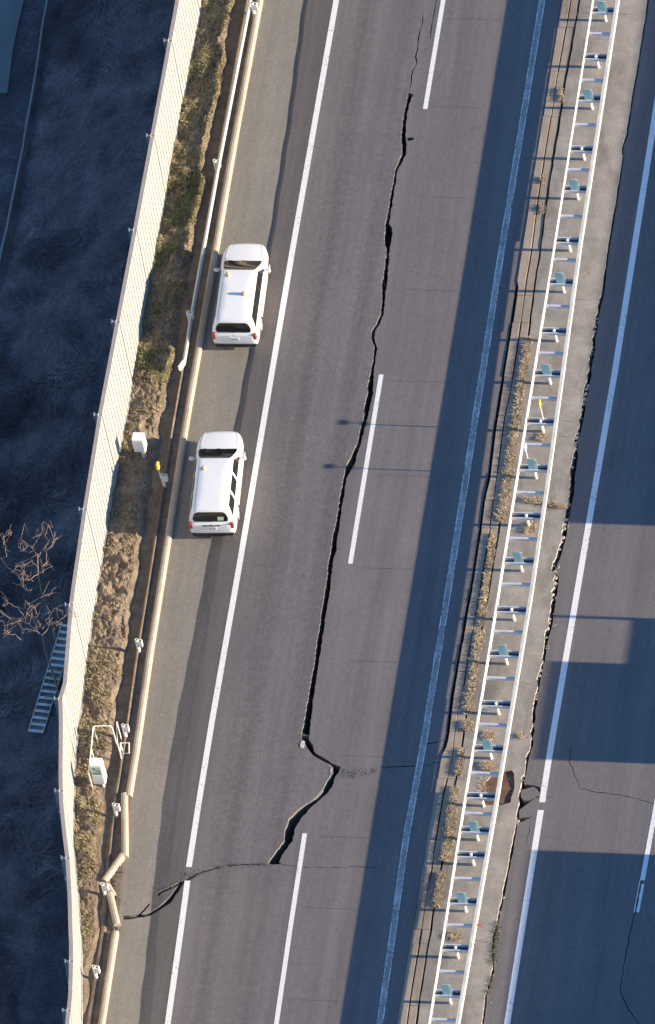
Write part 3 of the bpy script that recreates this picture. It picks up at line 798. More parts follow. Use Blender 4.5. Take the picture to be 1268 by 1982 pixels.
posts_y = [G(x, yy, BH).y for x, yy in posts_px]
posts_y = [posts_y[0]+4*k for k in (4, 3, 2, 1)]+posts_y
posts_y = posts_y+[posts_y[-1]-3.5, posts_y[-1]-7.5]
def bpt(y, z):
    f = z/BH; return Vector((bx(y)*(1-f)+bt(y)*f, y, z-.05))
for k in range(len(posts_y)-1):
    ya, yb_ = posts_y[k]-.018, posts_y[k+1]+.018
    L = ya-yb_; nr = max(3, int(round(L/.34)))
    b = MB(); stations = []
    off = -.25 if yb_ < -16.9 and yb_ > -18 else 0
    for i in range(nr):
        y0 = ya-L*i/nr; w = L/nr
        stations += [(y0, 0), (y0-w*.74, 0), (y0-w*.79, -.052), (y0-w*.93, -.052)]
    stations.append((yb_, 0))
    lv = [.28, 1.4, 2.7, BH-.03]
    vs = []; nz = len(lv)
    for (yy, d) in stations:
        for z in lv:
            q = bpt(yy, z); vs.append((q.x+d, q.y, q.z))
    for (yy, d) in stations:
        for z in lv:
            q = bpt(yy, z); vs.append((q.x+d-.06, q.y, q.z))
    ns = len(stations); fs = []; t = ns*nz
    for i in range(ns-1):
        for j in range(nz-1):
            a = i*nz+j; fs.append((a, a+1, a+nz+1, a+nz)); fs.append((t+a, t+a+nz, t+a+nz+1, t+a+1))
        fs.append((i*nz+nz-1, t+i*nz+nz-1, t+i*nz+nz+nz-1, i*nz+nz+nz-1))
        fs.append((i*nz, i*nz+nz, t+i*nz+nz, t+i*nz))
    for i in (0, ns-1):
        for j in range(nz-1):
            a = i*nz+j; fs.append((a, t+a, t+a+1, a+1))
    b.add(vs, fs); child(fix_normals(b.build('panel', M['barrier'])), barrier)
    # smooth skirting board and cap
    yy = [ya-L*i/6 for i in range(7)]
    b = MB()
    for (nm, z0, z1, x0, x1, mt) in (('skirt', -.3, .30, -.10, .035, 'barrier'), ('cap', BH-.055, BH+.03, -.125, .02, 'cap')):
        vs = []
        for q in yy:
            a = bpt(q, max(z0, 0)); c = bpt(q, z1); a.z = z0-.05
            vs += [(a.x+x0, q, a.z), (a.x+x1, q, a.z), (c.x+x1, q, c.z), (c.x+x0, q, c.z)]
        fs = []
        for i in range(6):
            for j in range(4): fs.append((i*4+j, i*4+(j+1) % 4, i*4+4+(j+1) % 4, i*4+4+j))
        fs += [(0,1,2,3), tuple(24+j for j in (3,2,1,0))]
        b = MB(); b.add(vs, fs); child(fix_normals(b.build(nm, M[mt])), barrier)
for k, yy in enumerate(posts_y):
    b = MB()
    for z0, z1 in ((-.6, 1.3), (1.3, 2.7), (2.7, BH+.06)):
        a = bpt(yy, max(z0, 0)); c = bpt(yy, z1); a.z = z0
        for (dx, wx, wy) in ((-.115, .016, .13), (-.26, .016, .13), (-.19, .14, .012)):
            vs = []
            for q in (a, c):
                vs += [(q.x+dx-wx/2, yy-wy/2, q.z), (q.x+dx+wx/2, yy-wy/2, q.z), (q.x+dx+wx/2, yy+wy/2, q.z), (q.x+dx-wx/2, yy+wy/2, q.z)]
            b.add(vs, [(3,2,1,0),(4,5,6,7),(0,1,5,4),(1,2,6,5),(2,3,7,6),(3,0,4,7)])
    pst = child(b.build('post', M['galv']), barrier)
    c = bpt(yy, BH)
    b = MB(); b.box((c.x-.28, yy, c.z-.04), (.05, .05, .06)); b.tube([(c.x-.28, yy, c.z-.02), (c.x-.31, yy+.03, c.z+.03), (c.x-.30, yy+.08, c.z+.04)], .010, 5)
    o = b.build('hook', M['cap'], pst)

# ------------------------------------------------------------------ left kerb
KP = [(-.125, -.25), (-.125, .07), (-.105, .12), (-.06, .150), (.02, .155), (.08, .125), (.118, .06), (.13, -.25)]
kerb = empty('roadside_kerb', (-6.8, 0, 0)); tag(kerb, kind='structure')
def kerb_piece(ya, yb_, par, n=None):
    n = n or max(2, int((ya-yb_)/.3)); b = MB()
    b.sweep([(kerb_x(ya+(yb_-ya)*i/n), ya+(yb_-ya)*i/n) for i in range(n+1)], KP)
    return child(fix_normals(b.build('kerb_length', M['kerb'])), par)
yq = 22.0
ends = G(247, 1539, .14).y; st2 = G(222, 1801, .14).y
while yq > ends+.1:
    y2 = max(yq-random.uniform(1.7, 2.1), ends)
    if y2-ends < .7: y2 = ends
    kerb_piece(yq-.004, y2+.004, kerb); yq = y2
yq = st2
while yq > -33:
    kerb_piece(yq-.004, yq-2+.004, kerb); yq -= 2
loose = [((240,1534),(241,1657),'straight beige kerb length knocked loose, uppermost of the broken pieces',.0),
         ((237,1652),(201,1703),'beige kerb length swung diagonally towards the verge below the straight loose one',.02),
         ((208,1713),(218,1731),'short chipped beige kerb stub beside the bent guardrail post',.0),
         ((212,1728),(226,1789),'beige kerb length tilted out towards the shoulder crack, lowest of the broken pieces',.03)]
for (a, c, lab, dz) in loose:
    p, q = G(*a, .14), G(*c, .14); mid = (p+q)/2; t = q-p; L = Vector((t.x, t.y)).length
    b = MB(); n = 5
    b.sweep([(0, L/2-L*i/n) for i in range(n+1)], [(w, h+.02) for w, h in KP])
    o = fix_normals(b.build('kerb_length', M['kerb'])); o.location = (mid.x, mid.y, dz-.01)
    o.rotation_euler = (0, random.uniform(-.05, .05), math.atan2(-(p.x-q.x), p.y-q.y)); tag(o, lab, 'kerb', 'broken kerb lengths')
# gravelly backing exposed where the kerb gave way
rubble('kerb_rubble', [(222,1710,4,10),(228,1735,4,10),(215,1745,4,8),(232,1690,4,10),(222,1795,5,3)], 160, .015, .07, 'broken concrete bits in the gap left by the shifted kerb', M['rubble'])

# ------------------------------------------------------------------ left guardrail
gr = empty('roadside_guardrail', (-7.25, 5, 0)); tag(gr, 'pale grey roadside guardrail behind the beige kerb, its beam ending beside the upper car', 'guardrail')
WB = [(-.02, -.155), (.03, -.11), (.055, -.085), (.055, -.055), (0, -.02), (0, .02), (.055, .055), (.055, .085), (.03, .11), (-.02, .155), (-.035, .15), (.015, .105), (.04, .08), (.04, .06), (-.016, .026), (-.016, -.026), (.04, -.06), (.04, -.08), (.015, -.105), (-.035, -.15)]
yend = G(351, 700, .6).y
gx = lambda y: float(np.interp(y, [-30, -22.9, -19.5, -16.2, -12.5, -5.3, 1.85, 8.6, 15.7, 30], [-6.55, -6.80, -6.90, -7.04, -7.08, -7.20, -7.26, -7.22, -7.10, -7.0]))
yq = 22.0
while yq > yend+.01:
    y2 = max(yq-4.0, yend); n = max(2, int((yq-y2)/.5)); b = MB()
    b.sweep([(gx(yq+(y2-yq)*i/n)+.10, yq+(y2-yq)*i/n, .55) for i in range(n+1)], WB)
    child(fix_normals(b.build('beam', M['railgrey'])), gr); yq = y2
b = MB(); pts = [(gx(yend)+.10-.10*math.sin(a)*1.2-.02, yend-.28*math.sin(a)+.02, .55) for a in (0, .3, .6, .9, 1.2, 1.45)]
b.sweep(pts, [(w*1.0, h*1.12) for w, h in WB]); child(fix_normals(b.build('beam_end', M['rail'])), gr)
for (x, yy) in [(487,5),(415,310),(363,603),(313,918),(264,1238),(238,1403),(220,1556),(198,1710),(181,1870)]:
    p = G(x, yy, .78)
    b = MB(); n = 12; vs = []
    for z, r in ((-.5, .062), (.78, .062), (.78, .047), (.60, .047)):
        for i in range(n): vs.append((p.x+r*math.cos(2*math.pi*i/n), p.y+r*math.sin(2*math.pi*i/n), z))
    fs = [(r*n+i, r*n+(i+1) % n, r*n+n+(i+1) % n, r*n+n+i) for r in range(3) for i in range(n)]+[tuple(3*n+i for i in range(n))]
    b.add(vs, fs); pst = child(b.build('post', M['post'], smooth=False), gr)
    b = MB()
    b.box((p.x+.115, p.y-.055, .56), (.12, .014, .34)); b.box((p.x+.115, p.y+.055, .56), (.12, .014, .34)); b.box((p.x+.178, p.y, .56), (.014, .124, .34)); b.box((p.x+.115, p.y, .40), (.11, .09, .012))
    o = b.build('bracket', M['post'], pst)
    if yy == 918:
        b = MB(); b.tube([(p.x-.06, p.y-.02, .55), (p.x-.065, p.y-.02, 1.15), (p.x-.07, p.y, 1.42)], .017, 6); st = child(b.build('delineator_stem', M['post']), gr)
        b = MB()
        for dz in (1.20, 1.40):
            c = (p.x-.07, p.y+.01, dz); b.tube([(c[0], c[1]-.11, c[2]), (c[0], c[1]-.08, c[2]), (c[0], c[1]+.08, c[2]), (c[0], c[1]+.11, c[2])], [.025, .062, .062, .025], 8)
        o = b.build('reflector', M['yellow'], st)

# ------------------------------------------------------------------ median guardrail
mg = empty('median_guardrail', (6.2, -6, 0)); tag(mg, 'cream double-beam median guardrail with cross bars and teal antiglare plates', 'guardrail')
lx = interp([(5.71, YT), (5.71, 16.3), (5.72, 5), (5.69, -4.8), (5.68, -10.4), (5.65, -18.8), (5.65, -28.2), (5.65, YB)])
rx = interp([(6.60, YT), (6.62, 16.4), (6.66, 5.7), (6.84, -4.7), (6.88, -9.9), (6.80, -18.7), (6.66, -28.2), (6.6, YB)])
def beam_prof(h0, h1, s):
    H = h1-h0; P = [(-.035, 0), (.015, .0), (.06, .12), (.06, .30), (.02, .44), (.02, .56), (.06, .70), (.06, .88), (.015, 1.0), (-.035, 1.0)]
    if s > 0: P = [(-.06 if w < 0 else max(w, .05)*1.05, h) for w, h in P]
    else: P = [(-.012 if w < 0 else w*.6, h) for w, h in P]
    return [(s*w, h0+H*h) for w, h in P]
yq = 22.0
while yq > -34:
    y2 = yq-4.0
    hr0 = float(np.interp(yq-2, [-24, -19, -15, 2, 8, 16], [.56, .57, .62, .62, .57, .55]))
    for f, s, h0, h1, mt in ((lx, -1, .50, .78, 'rail'), (rx, 1, hr0, .80, 'rail')):
        b = MB(); ps = [(f(yq-.5*i), yq-.5*i) for i in range(9)]
        b.sweep(ps, beam_prof(h0, h1, s)); child(fix_normals(b.build('beam', M[mt])), mg)
    yq = y2
dbl = [(1171,20,1),(1154,110,0),(1138,190,1),(1122,288,0),(1110,365,1),(1092,465,0),(1078,545,1),(1065,640,0),(1053,722,1),(1040,815,0),(1028,905,1),(1015,998,0),(1000,1085,1),(985,1180,0),(970,1265,1),(957,1362,0),(940,1448,1),(928,1540,0),(918,1606,1),(909,1654,0),(893,1744,1),(877,1834,0),(861,1922,1)]
sgl = [(1165,65),(1146,155),(1130,241),(1115,328),(1101,418),(1087,502),(1073,592),(1058,683),(1046,770),(1035,860),(1022,953),(1008,1042),(992,1130),(979,1222),(963,1312),(950,1402),(935,1496),(922,1574),(900,1700),(884,1790),(868,1880),(852,1973)]
def rung(y, name, z, w=.06, hgt=.07):
    a, c = lx(y)+.03, rx(y)-.03; b = MB()
    b.bevbox(((a+c)/2, y, z), (c-a, w, hgt), .008); return child(b.build(name, M['rung']), mg)
for (x, yy) in sgl: rung(G(x, yy, .69).y, 'spacer_bar', .66, .09, .12)
b0 = MB(); plate_mesh = None
dY = [(G(x, yy, .70).y, p) for x, yy, p in dbl]
dY += [(dY[0][0]+2.0, 0), (dY[0][0]+4.0, 1), (dY[-1][0]-2.0, 0), (dY[-1][0]-4.0, 1)]
for y_, plate in dY:
    rung(y_+.11, 'spacer_bar', .665, .045, .13); rung(y_-.11, 'spacer_bar', .665, .045, .13)
    b = MB(); b.box(((lx(y_)+rx(y_))/2, y_, .598), (rx(y_)-lx(y_)-.08, .17, .012)); child(b.build('gap_shade_plate', M['gapshade']), mg)  # added sheet, its dark colour paints the shaded gap between the two bars
    xm = (lx(y_)+rx(y_))/2-.02
    b = MB(); b.tube([(xm+.03, y_, -.3), (xm, y_, .735)], .057, 12); b.dome((xm, y_, .735), .057, .03)
    child(b.build('post', M['post']), mg)
    if plate:
        b = MB(); W = .165; Hh = .70; t = .0055; r = .06; zb = .66
        prof = [(-W, 0), (W, 0), (W, Hh-r), (W-r*.3, Hh-r*.3), (W-r, Hh), (-W+r, Hh), (-W+r*.3, Hh-r*.3), (-W, Hh-r)]
        n = len(prof); xo = xm+.005
        vs = [(xo+a, y_-.075-t, zb+h) for a, h in prof]+[(xo+a, y_-.075+t, zb+h) for a, h in prof]
        b.add(vs, [tuple(range(n)), tuple(range(2*n-1, n-1, -1))]); b.add(vs, [(i, n+i, n+(i+1) % n, (i+1) % n) for i in range(n)], 1)
        pl_ = child(fix_normals(b.build('antiglare_plate', [M['green'], M['greenedge']])), mg)
        b = MB(); b.box((xo+.10, y_-.075-t-.003, zb+.36), (.012, .004, .62)); b.box((xo, y_-.075-t-.006, zb+.05), (.24, .012, .03))
        o = b.build('stiffener', M['greenedge'], pl_)
def delineator(px, py, kind):
    p = G(px, py, .7); x, y_ = p.x, p.y
    b = MB(); b.tube([(x, y_, .55), (x-.01, y_, 1.35), (x-.02, y_+.03, 1.78)], .018, 6); st = child(b.build('delineator_stem', M['post']), mg)
    b = MB()
    for dz in (1.57, 1.76):
        c = (x-.02, y_+.03, dz); b.tube([(c[0], c[1]-.115, c[2]), (c[0], c[1]-.085, c[2]), (c[0], c[1]+.085, c[2]), (c[0], c[1]+.115, c[2])], [.02, .046, .046, .02], 8)
    o = b.build('reflector', M[kind], st)
delineator(1052, 812, 'yellow'); delineator(1024, 897, 'post')
p = G(913, 1789, .72); b = MB(); b.box((rx(p.y)+.14, p.y, .70), (.20, .05, .06)); child(b.build('reflector', M['red']), mg)

# ------------------------------------------------------------------ dry grass growing along the median joints
def path_pts(px, n, w, z):
    P = [G(x, yy, z) for x, yy in px]; L = [0]
    for i in range(len(P)-1): L.append(L[-1]+(P[i+1]-P[i]).length)
    s = rng.uniform(0, L[-1], n); out = np.zeros((n, 3))
    out[:, 0] = np.interp(s, L, [p.x for p in P])+rng.normal(0, w, n); out[:, 1] = np.interp(s, L, [p.y for p in P])+rng.normal(0, .04, n); out[:, 2] = z
    return out
_pp = path_pts
def path_pts(px, n, w, z): return _pp(px, int(n*1.7), w, z)
gp = [path_pts([(1024,655),(1018,690),(1010,740),(1003,790)], 1500, .055, .05), path_pts([(1003,790),(995,850),(985,920),(975,985),(970,1008)], 2600, .07, .05),
      path_pts([(957,1035),(950,1080),(943,1121),(938,1165),(932,1210)], 1300, .05, .05), path_pts([(930,1225),(924,1262),(914,1330),(906,1380)], 1400, .06, .05),
      path_pts([(905,1398),(908,1412)], 400, .08, .05), path_pts([(896,1450),(890,1485),(888,1500)], 500, .05, .05), path_pts([(880,1525),(876,1560),(872,1600),(866,1640),(862,1668)], 2200, .08, .05),
      path_pts([(856,1690),(850,1720),(846,1755)], 900, .06, .05), path_pts([(878,1808),(882,1818)], 350, .09, .05), path_pts([(1028,1018),(1022,1030),(1030,1010)], 350, .09, .05),
      path_pts([(1015,968),(1040,972),(1065,976),(1095,982)], 700, .05, .05), path_pts([(945,1420),(950,1432)], 300, .08, .05), path_pts([(940,1480),(948,1490)], 420, .09, .05), path_pts([(932,1510),(940,1545)], 500, .06, -.02),
      path_pts([(1052,842),(1048,852)], 160, .06, .05), path_pts([(1008,1422),(1012,1428)], 120, .06, .05), path_pts([(1050,345),(1052,352)], 60, .04, .05), path_pts([(1050,400),(1052,412)], 80, .05, .05), path_pts([(1085,170),(1090,196)], 120, .05, .05)]
P = np.concatenate(gp); n = len(P)
blade_mesh('median_dry_grass', P, .04+.10*rng.uniform(0, 1, n)**1.5, .011, 1.8, M['drygrass'], 'straw yellow dead grass in the joints of the median concrete')
gp = [path_pts([(965,1785),(960,1812),(956,1835),(953,1870)], 260, .09, .02), path_pts([(950,1890),(945,1925)], 70, .06, .02)]
P = np.concatenate(gp)
blade_mesh('median_weeds', P, .03+.08*rng.uniform(0, 1, len(P)), .012, 1.4, M['weed'], 'dark green weeds at the lower right edge of the median slab', 'weeds')

# ------------------------------------------------------------------ far noise barrier (out of view; its gaps let the sun through)
fb = empty('noise_barrier', (21.0, -8, 0)); tag(fb, 'white noise barrier with missing panels beyond the far carriageway', 'noise barrier')
FX = 21.0; tn = math.tan(SUN_EL)
def hgt(xs_): return (FX-xs_)*tn
for (ya, yb_, h) in ((60, 30, 7.25), (30, 18, 7.30), (18, 6, 7.38), (6, -6.23, 7.42), (-12.2, -16.42, 7.75), (-20.25, -32, 8.2), (-32, -60, 8.2)):
    b = MB(); b.box((FX, (ya+yb_)/2, hgt(h)/2-.2), (.12, ya-yb_, hgt(h)+.4)); child(b.build('panel', M['barrier']), fb)
b = MB(); b.box((FX, -11.25, hgt(10.53)/2-.2), (.12, 1.9, hgt(10.53)+.4)); child(b.build('panel', M['barrier']), fb)
b = MB(); b.box((FX, -10.27, hgt(7.4)/2-.2), (.14, .12, hgt(7.4)+.4)); child(b.build('post', M['galv']), fb)

# ------------------------------------------------------------------ cars
def car(name, loc, rz, label, pillars, beacons, sticker):
    root = empty(name, loc, rz); tag(root, label, 'car', 'white estate cars parked on the shoulder')
    b = MB()
    st = [(-2.12,.60,.40,.78),(-2.105,.74,.32,.86),(-2.06,.815,.24,.93),(-1.85,.842,.21,.96),(-1.3,.847,.20,.965),(-.4,.847,.20,.955),(.5,.847,.20,.95),(1.05,.846,.20,.945),(1.35,.84,.20,.935),(1.55,.81,.21,.915),(1.75,.765,.22,.875),(1.90,.695,.24,.825),(2.02,.59,.27,.76),(2.09,.46,.31,.69),(2.125,.28,.36,.62)]
    vs = []
    for (y, w, zb, zt) in st:
        half = [(.90, zb), (.985, zb+.10), (1.0, zb+.28*(zt-zb)), (1.0, zb+.62*(zt-zb)), (.985, zt-.10), (.955, zt-.035), (.90, zt-.005), (.70, zt+.008), (.35, zt+.018)]
        ring = [(-w*a, z) for a, z in half]+[(0, zt+.022)]+[(w*a, z) for a, z in reversed(half)]
        vs += [(x, y, z) for x, z in ring]
    n = 19; fs = []
    for i in range(len(st)-1):
        for j in range(n):
            k = (j+1) % n; fs.append((i*n+j, i*n+k, i*n+n+k, i*n+n+j))
    fs += [tuple(range(n)), tuple((len(st)-1)*n+j for j in range(n-1, -1, -1))]
    b.add(vs, fs)
    RG = [(.86, 1.34, -2.075, .805, .22), (.955, 1.17, -2.06, .795, .18), (1.10, .94, -2.01, .765, .14), (1.26, .69, -1.945, .715, .14), (1.38, .49, -1.885, .668, .16), (1.44, .37, -1.84, .635, .18), (1.485, .20, -1.76, .585, .20), (1.508, -.02, -1.63, .50, .20), (1.516, -.35, -1.3, .30, .12)]
    vs = []; m = 6
    for (z, yf, yr, w, r) in RG:
        ring = []
        for (cx, cy, a0) in ((w-r, yf-r, 0), (-(w-r), yf-r, 90), (-(w-r), yr+r, 180), (w-r, yr+r, 270)):
            for i in range(m):
                a = R(a0+90*i/(m-1)); ring.append((cx+r*math.cos(a), cy+r*math.sin(a), z))
        vs += ring
    q = 4*m; fs = []
    for i in range(len(RG)-1):
        for j in range(q):
            k = (j+1) % q; fs.append((i*q+j, i*q+k, i*q+q+k, i*q+q+j))
    fs.append(tuple((len(RG)-1)*q+j for j in range(q)))
    b.add(vs, fs)
    body = fix_normals(b.build('body', M['carwhite'], root, True))
    zs = [g[0] for g in RG]
    yf = lambda z: float(np.interp(z, zs, [g[1] for g in RG])); yr = lambda z: float(np.interp(z, zs, [g[2] for g in RG])); ww = lambda z: float(np.interp(z, zs, [g[3] for g in RG]))
    def patch(nm, mat, rows, nn=6):
        """rows of (left point, right point) upwards"""
        b = MB(); vs = []
        for (a, c) in rows:
            a, c = Vector(a), Vector(c); vs += [tuple(a.lerp(c, i/nn)) for i in range(nn+1)]
        fs = [(i*(nn+1)+j, i*(nn+1)+j+1, i*(nn+1)+nn+2+j, i*(nn+1)+nn+1+j) for i in range(len(rows)-1) for j in range(nn)]
        b.add(vs, fs); return b.build(nm, mat, root, True)
    o_ = .010
    zl = [.985, 1.04, 1.15, 1.26, 1.36, 1.415]; ins = [.13, .085, .07, .07, .08, .13]
    patch('windscreen', M['glass'], [((-(ww(z)-i), yf(z)+o_, z+.004), (ww(z)-i, yf(z)+o_, z+.004)) for z, i in zip(zl, ins)])
    zl = [1.00, 1.03, 1.12, 1.25, 1.34, 1.37]; ins = [.22, .16, .11, .11, .15, .22]
    rw = patch('rear_window', M['glass'], [((ww(z)-i, yr(z)-o_, z), (-(ww(z)-i), yr(z)-o_, z)) for z, i in zip(zl, ins)])
    if sticker:
        patch('window_sticker', M['sticker'], [((.48, yr(z)-.016, z), (.26, yr(z)-.016, z)) for z in (1.05, 1.20)], 1)
    for s in (-1, 1):
        def side(nm, mat, y0b, y0t, y1b, y1t, z0=.995, z1=1.385, oo=.008):
            rows = []
            for i in range(5):
                f = i/4; z = z0+(z1-z0)*f
                rows.append(((s*(ww(z)+oo), y0b+(y0t-y0b)*f, z), (s*(ww(z)+oo), y1b+(y1t-y1b)*f, z)))
            return patch(nm, mat, rows, 3)
        if pillars:
            side('side_window', M['glass'], .80, .38, -.18, -.13); side('side_window', M['glass'], -.30, -.25, -1.0, -.93); side('side_window', M['glass'], -1.13, -1.06, -1.86, -1.62)
        else:
            side('side_window', M['glass'], .80, .38, -.22, -.17); side('side_window', M['glass'], -.26, -.21, -1.02, -.97); side('side_window', M['glass'], -1.06, -1.01, -1.86, -1.62)
            side('pillar_trim', M['black'], -.205, -.155, -.275, -.225, oo=.006); side('pillar_trim', M['black'], -1.005, -.955, -1.075, -1.025, oo=.006)
        b = MB(); b.bevbox((s*.955, .72, 1.0), (.17, .10, .13), .03); b.box((s*.86, .74, .97), (.08, .05, .04)); b.build('mirror', M['carwhite'], root)
        # tail lamps, wrapped round the corner
        b = MB(); b.bevbox((s*.745, -2.045, .80), (.15, .13, .30), .03); b.build('tail_lamp', M['lamp'], root)
        b = MB(); b.bevbox((s*.50, 1.985, .68), (.20, .12, .11), .03, -s*.55); b.build('headlamp', M['hub'], root)
        for yw in (1.27, -1.28):
            b = MB(); nn = 20; vs = []
            for (xo, r) in ((s*.66, .27), (s*.66, .30), (s*.835, .30), (s*.845, .27)):
                vs += [(xo, yw+r*math.cos(2*math.pi*i/nn), .30+r*math.sin(2*math.pi*i/nn)) for i in range(nn)]
            fs = [(k*nn+i, k*nn+(i+1) % nn, k*nn+nn+(i+1) % nn, k*nn+nn+i) for k in range(3) for i in range(nn)]+[tuple(range(nn)), tuple(3*nn+i for i in range(nn))]
            b.add(vs, fs); wh = fix_normals(b.build('wheel', M['tyre'], root))
            b = MB(); b.tube([(s*.82, yw, .30), (s*.852, yw, .30)], [.20, .17], 16); b.build('rim', M['hub'], wh)
            b = MB(); nn = 14; r0, r1 = .315, .36
            vs = [(s*.8475, yw+r*math.cos(math.pi*i/nn), .30+r*math.sin(math.pi*i/nn)) for r in (r0-.04, r1) for i in range(nn+1)]
            b.add(vs, [(i, i+1, nn+2+i, nn+1+i) for i in range(nn)]); b.build('wheel_arch', M['black'], root)
        b = MB(); b.box((s*.545, -.88, 1.488), (.02, 1.36, .02)); b.build('roof_channel', M['grey'], root)
        zt_ = lambda y: float(np.interp(y, [q[0] for q in st], [q[3] for q in st]))
        b = MB(); b.tube([(s*(.66-.13*(y-1.3)), y, zt_(y)+.006) for y in (1.3, 1.5, 1.7, 1.9, 2.0)], .006, 4); b.build('bonnet_seam', M['plate'], root)
    b = MB(); b.bevbox((0, -2.085, .305), (1.52, .12, .15), .03); b.bevbox((0, -2.06, .20), (1.40, .10, .10), .02); b.build('bumper', M['black'], root)
    b = MB(); b.bevbox((.58, -2.09, .225), (.32, .10, .03), .012); b.build('bumper_lip', M['carwhite'], root)
    pl_ = MB().box((0, -2.135, .70), (.33, .02, .165)).build('number_plate', M['plate'], root)
    b = MB()
    for (dx, w, dz, h) in ((-.10, .03, .045, .03), (-.04, .03, .045, .03), (.03, .05, .045, .03), (-.09, .035, -.03, .07), (-.04, .03, -.03, .07), (.0, .02, -.03, .015), (.05, .035, -.03, .07), (.10, .035, -.03, .07)):
        b.box((dx, -2.147, .70+dz), (w*.6, .004, h*.8))
    b.build('plate_mark', M['ink'], pl_)
    b = MB(); b.tube([(-.05, -2.128, .90), (-.02, -2.13, .925), (.02, -2.13, .925), (.05, -2.128, .90), (.02, -2.13, .88), (-.02, -2.13, .88), (-.05, -2.128, .90)], .009, 5); b.build('badge', M['grey'], root)
    if sticker:
        MB().box((0, -2.128, .835), (.62, .02, .035)).build('tailgate_trim', M['black'], root)
        MB().box((.50, -2.118, .895), (.16, .012, .03)).build('lettering', M['grey'], root)
    b = MB(); b.tube([(.05, yr(1.02)-.03, 1.01), (-.2, yr(1.04)-.03, 1.03), (-.38, yr(1.05)-.03, 1.05)], .010, 5); b.build('wiper', M['black'], root)
    b = MB(); b.tube([(-.55, yf(1.0)+.035, 1.0), (.1, yf(1.06)+.03, 1.03)], .011, 5); b.tube([(-.05, yf(1.0)+.035, 1.0), (.55, yf(1.06)+.03, 1.03)], .011, 5); b.build('wiper', M['black'], root)
    for (x, y) in beacons:
        zb = 1.50
        bs = MB().tube([(x, y, zb), (x, y, zb+.05)], [.085, .075], 14).build('beacon_base', M['hub'], root)
        b = MB(); b.tube([(x, y, zb+.05), (x, y, zb+.11)], .065, 14, False); b.dome((x, y, zb+.11), .065, .05, 14); b.build('beacon_lens', M['orange'], bs, True)
    return root
def car_at(px, py, rz):
    p = G(px, py, .30); c = Vector((p.x, p.y, 0))+Vector((-math.sin(rz), math.cos(rz), 0))*2.12; return (c.x, c.y, 0)
rz1, rz2 = R(1.6), R(3.0)
car('estate_car', car_at(457, 668, rz1), rz1, 'upper white estate car with two amber roof beacons and dark side pillars', False, [(-.38, .12), (.30, -.72)], False)
car('estate_car', car_at(413, 1034, rz2), rz2, 'lower white estate car with one amber roof beacon and a green rear window sticker', True, [(-.36, -.10)], True)

# ------------------------------------------------------------------ roadside cabinet, emergency telephone and its handrail
p = G(281, 888, .0); zv = verge_z(p.x, p.y)
cb = empty('utility_cabinet', (p.x, p.y, zv)); tag(cb, 'white metal utility cabinet on a pipe leg beside the barrier', 'cabinet')
MB().bevbox((-.07, .04, .78), (.42, .36, .74), .015).build('housing', M['cabinet'], cb)
MB().box((-.07, -.145, .78), (.36, .012, .66)).build('door', M['cabinet'], cb)
MB().tube([(0, 0, -.2), (0, 0, .42)], .09, 14).build('leg', M['galv'], cb)
p = G(200, 1524, .05); zv = verge_z(p.x, p.y)
ph = empty('emergency_telephone', (p.x, p.y, zv), R(0)); tag(ph, 'white emergency telephone box with a green handset sign inside a pipe handrail', 'telephone')
MB().bevbox((-.06, .10, .95), (.42, .36, 1.16), .012).build('housing', M['cabinet'], ph)
MB().tube([(0, .08, -.2), (0, .08, .40)], .05, 12).build('leg', M['post'], ph)
sg = MB().box((-.06, -.086, 1.22), (.33, .012, .46)).build('sign', M['signpale'], ph)
MB().box((-.06, -.094, 1.06), (.32, .008, .10)).build('sign_band', M['signgreen'], sg)
b = MB(); b.tube([(-.16, -.097, 1.38), (-.14, -.097, 1.31), (-.08, -.097, 1.25), (.0, -.097, 1.21), (.06, -.097, 1.20)], [.02, .012, .012, .012, .02], 6)
b.box((-.155, -.097, 1.375), (.05, .01, .05)); b.box((.045, -.097, 1.205), (.05, .01, .05)); b.build('handset_symbol', M['handset'], sg)
MB().box((-.06, -.084, .66), (.34, .01, .48)).build('door', M['cabinet'], ph)
hr = empty('pipe_handrail', (G(185,1470,0).x, G(185,1470,0).y, 0)); tag(hr, 'bent white pipe handrail around the emergency telephone', 'handrail')
T = 1.15; A = G(171,1494,T); B_ = G(181,1405,T); C_ = G(217,1405,T); D_ = G(222,1430,T*.75)
def dn(p, z): return Vector((p.x, p.y, z))
b = MB(); b.tube([dn(A, -.1), dn(A, T-.1), Vector((A.x+.01, A.y+.08, T)), Vector((B_.x, B_.y-.08, T)), Vector((B_.x+.07, B_.y, T)), Vector((C_.x-.07, C_.y, T)), Vector((C_.x, C_.y-.03, T-.08)), dn(C_, -.1)], .024, 7)
child(b.build('top_rail', M['post']), hr)
for q in (B_, G(177,1450,T)):
    b = MB(); b.tube([dn(q, -.1), dn(q, T-.02)], .022, 7); child(b.build('post', M['post']), hr)
E1 = G(226,1397,T); F1 = G(227,1437,T)
b = MB(); b.tube([dn(E1, -.1), dn(E1, T), F1, dn(F1, -.1)], .022, 7); child(b.build('side_rail', M['post']), hr)
sq = [G(x, yy, .6) for x, yy in [(233,1438),(250,1438),(250,1458),(233,1458),(233,1438)]]
b = MB(); b.tube(sq, .024, 6); b.tube([dn(sq[0], 0), sq[0]], .022, 6); child(b.build('bent_bracket', M['post']), hr)

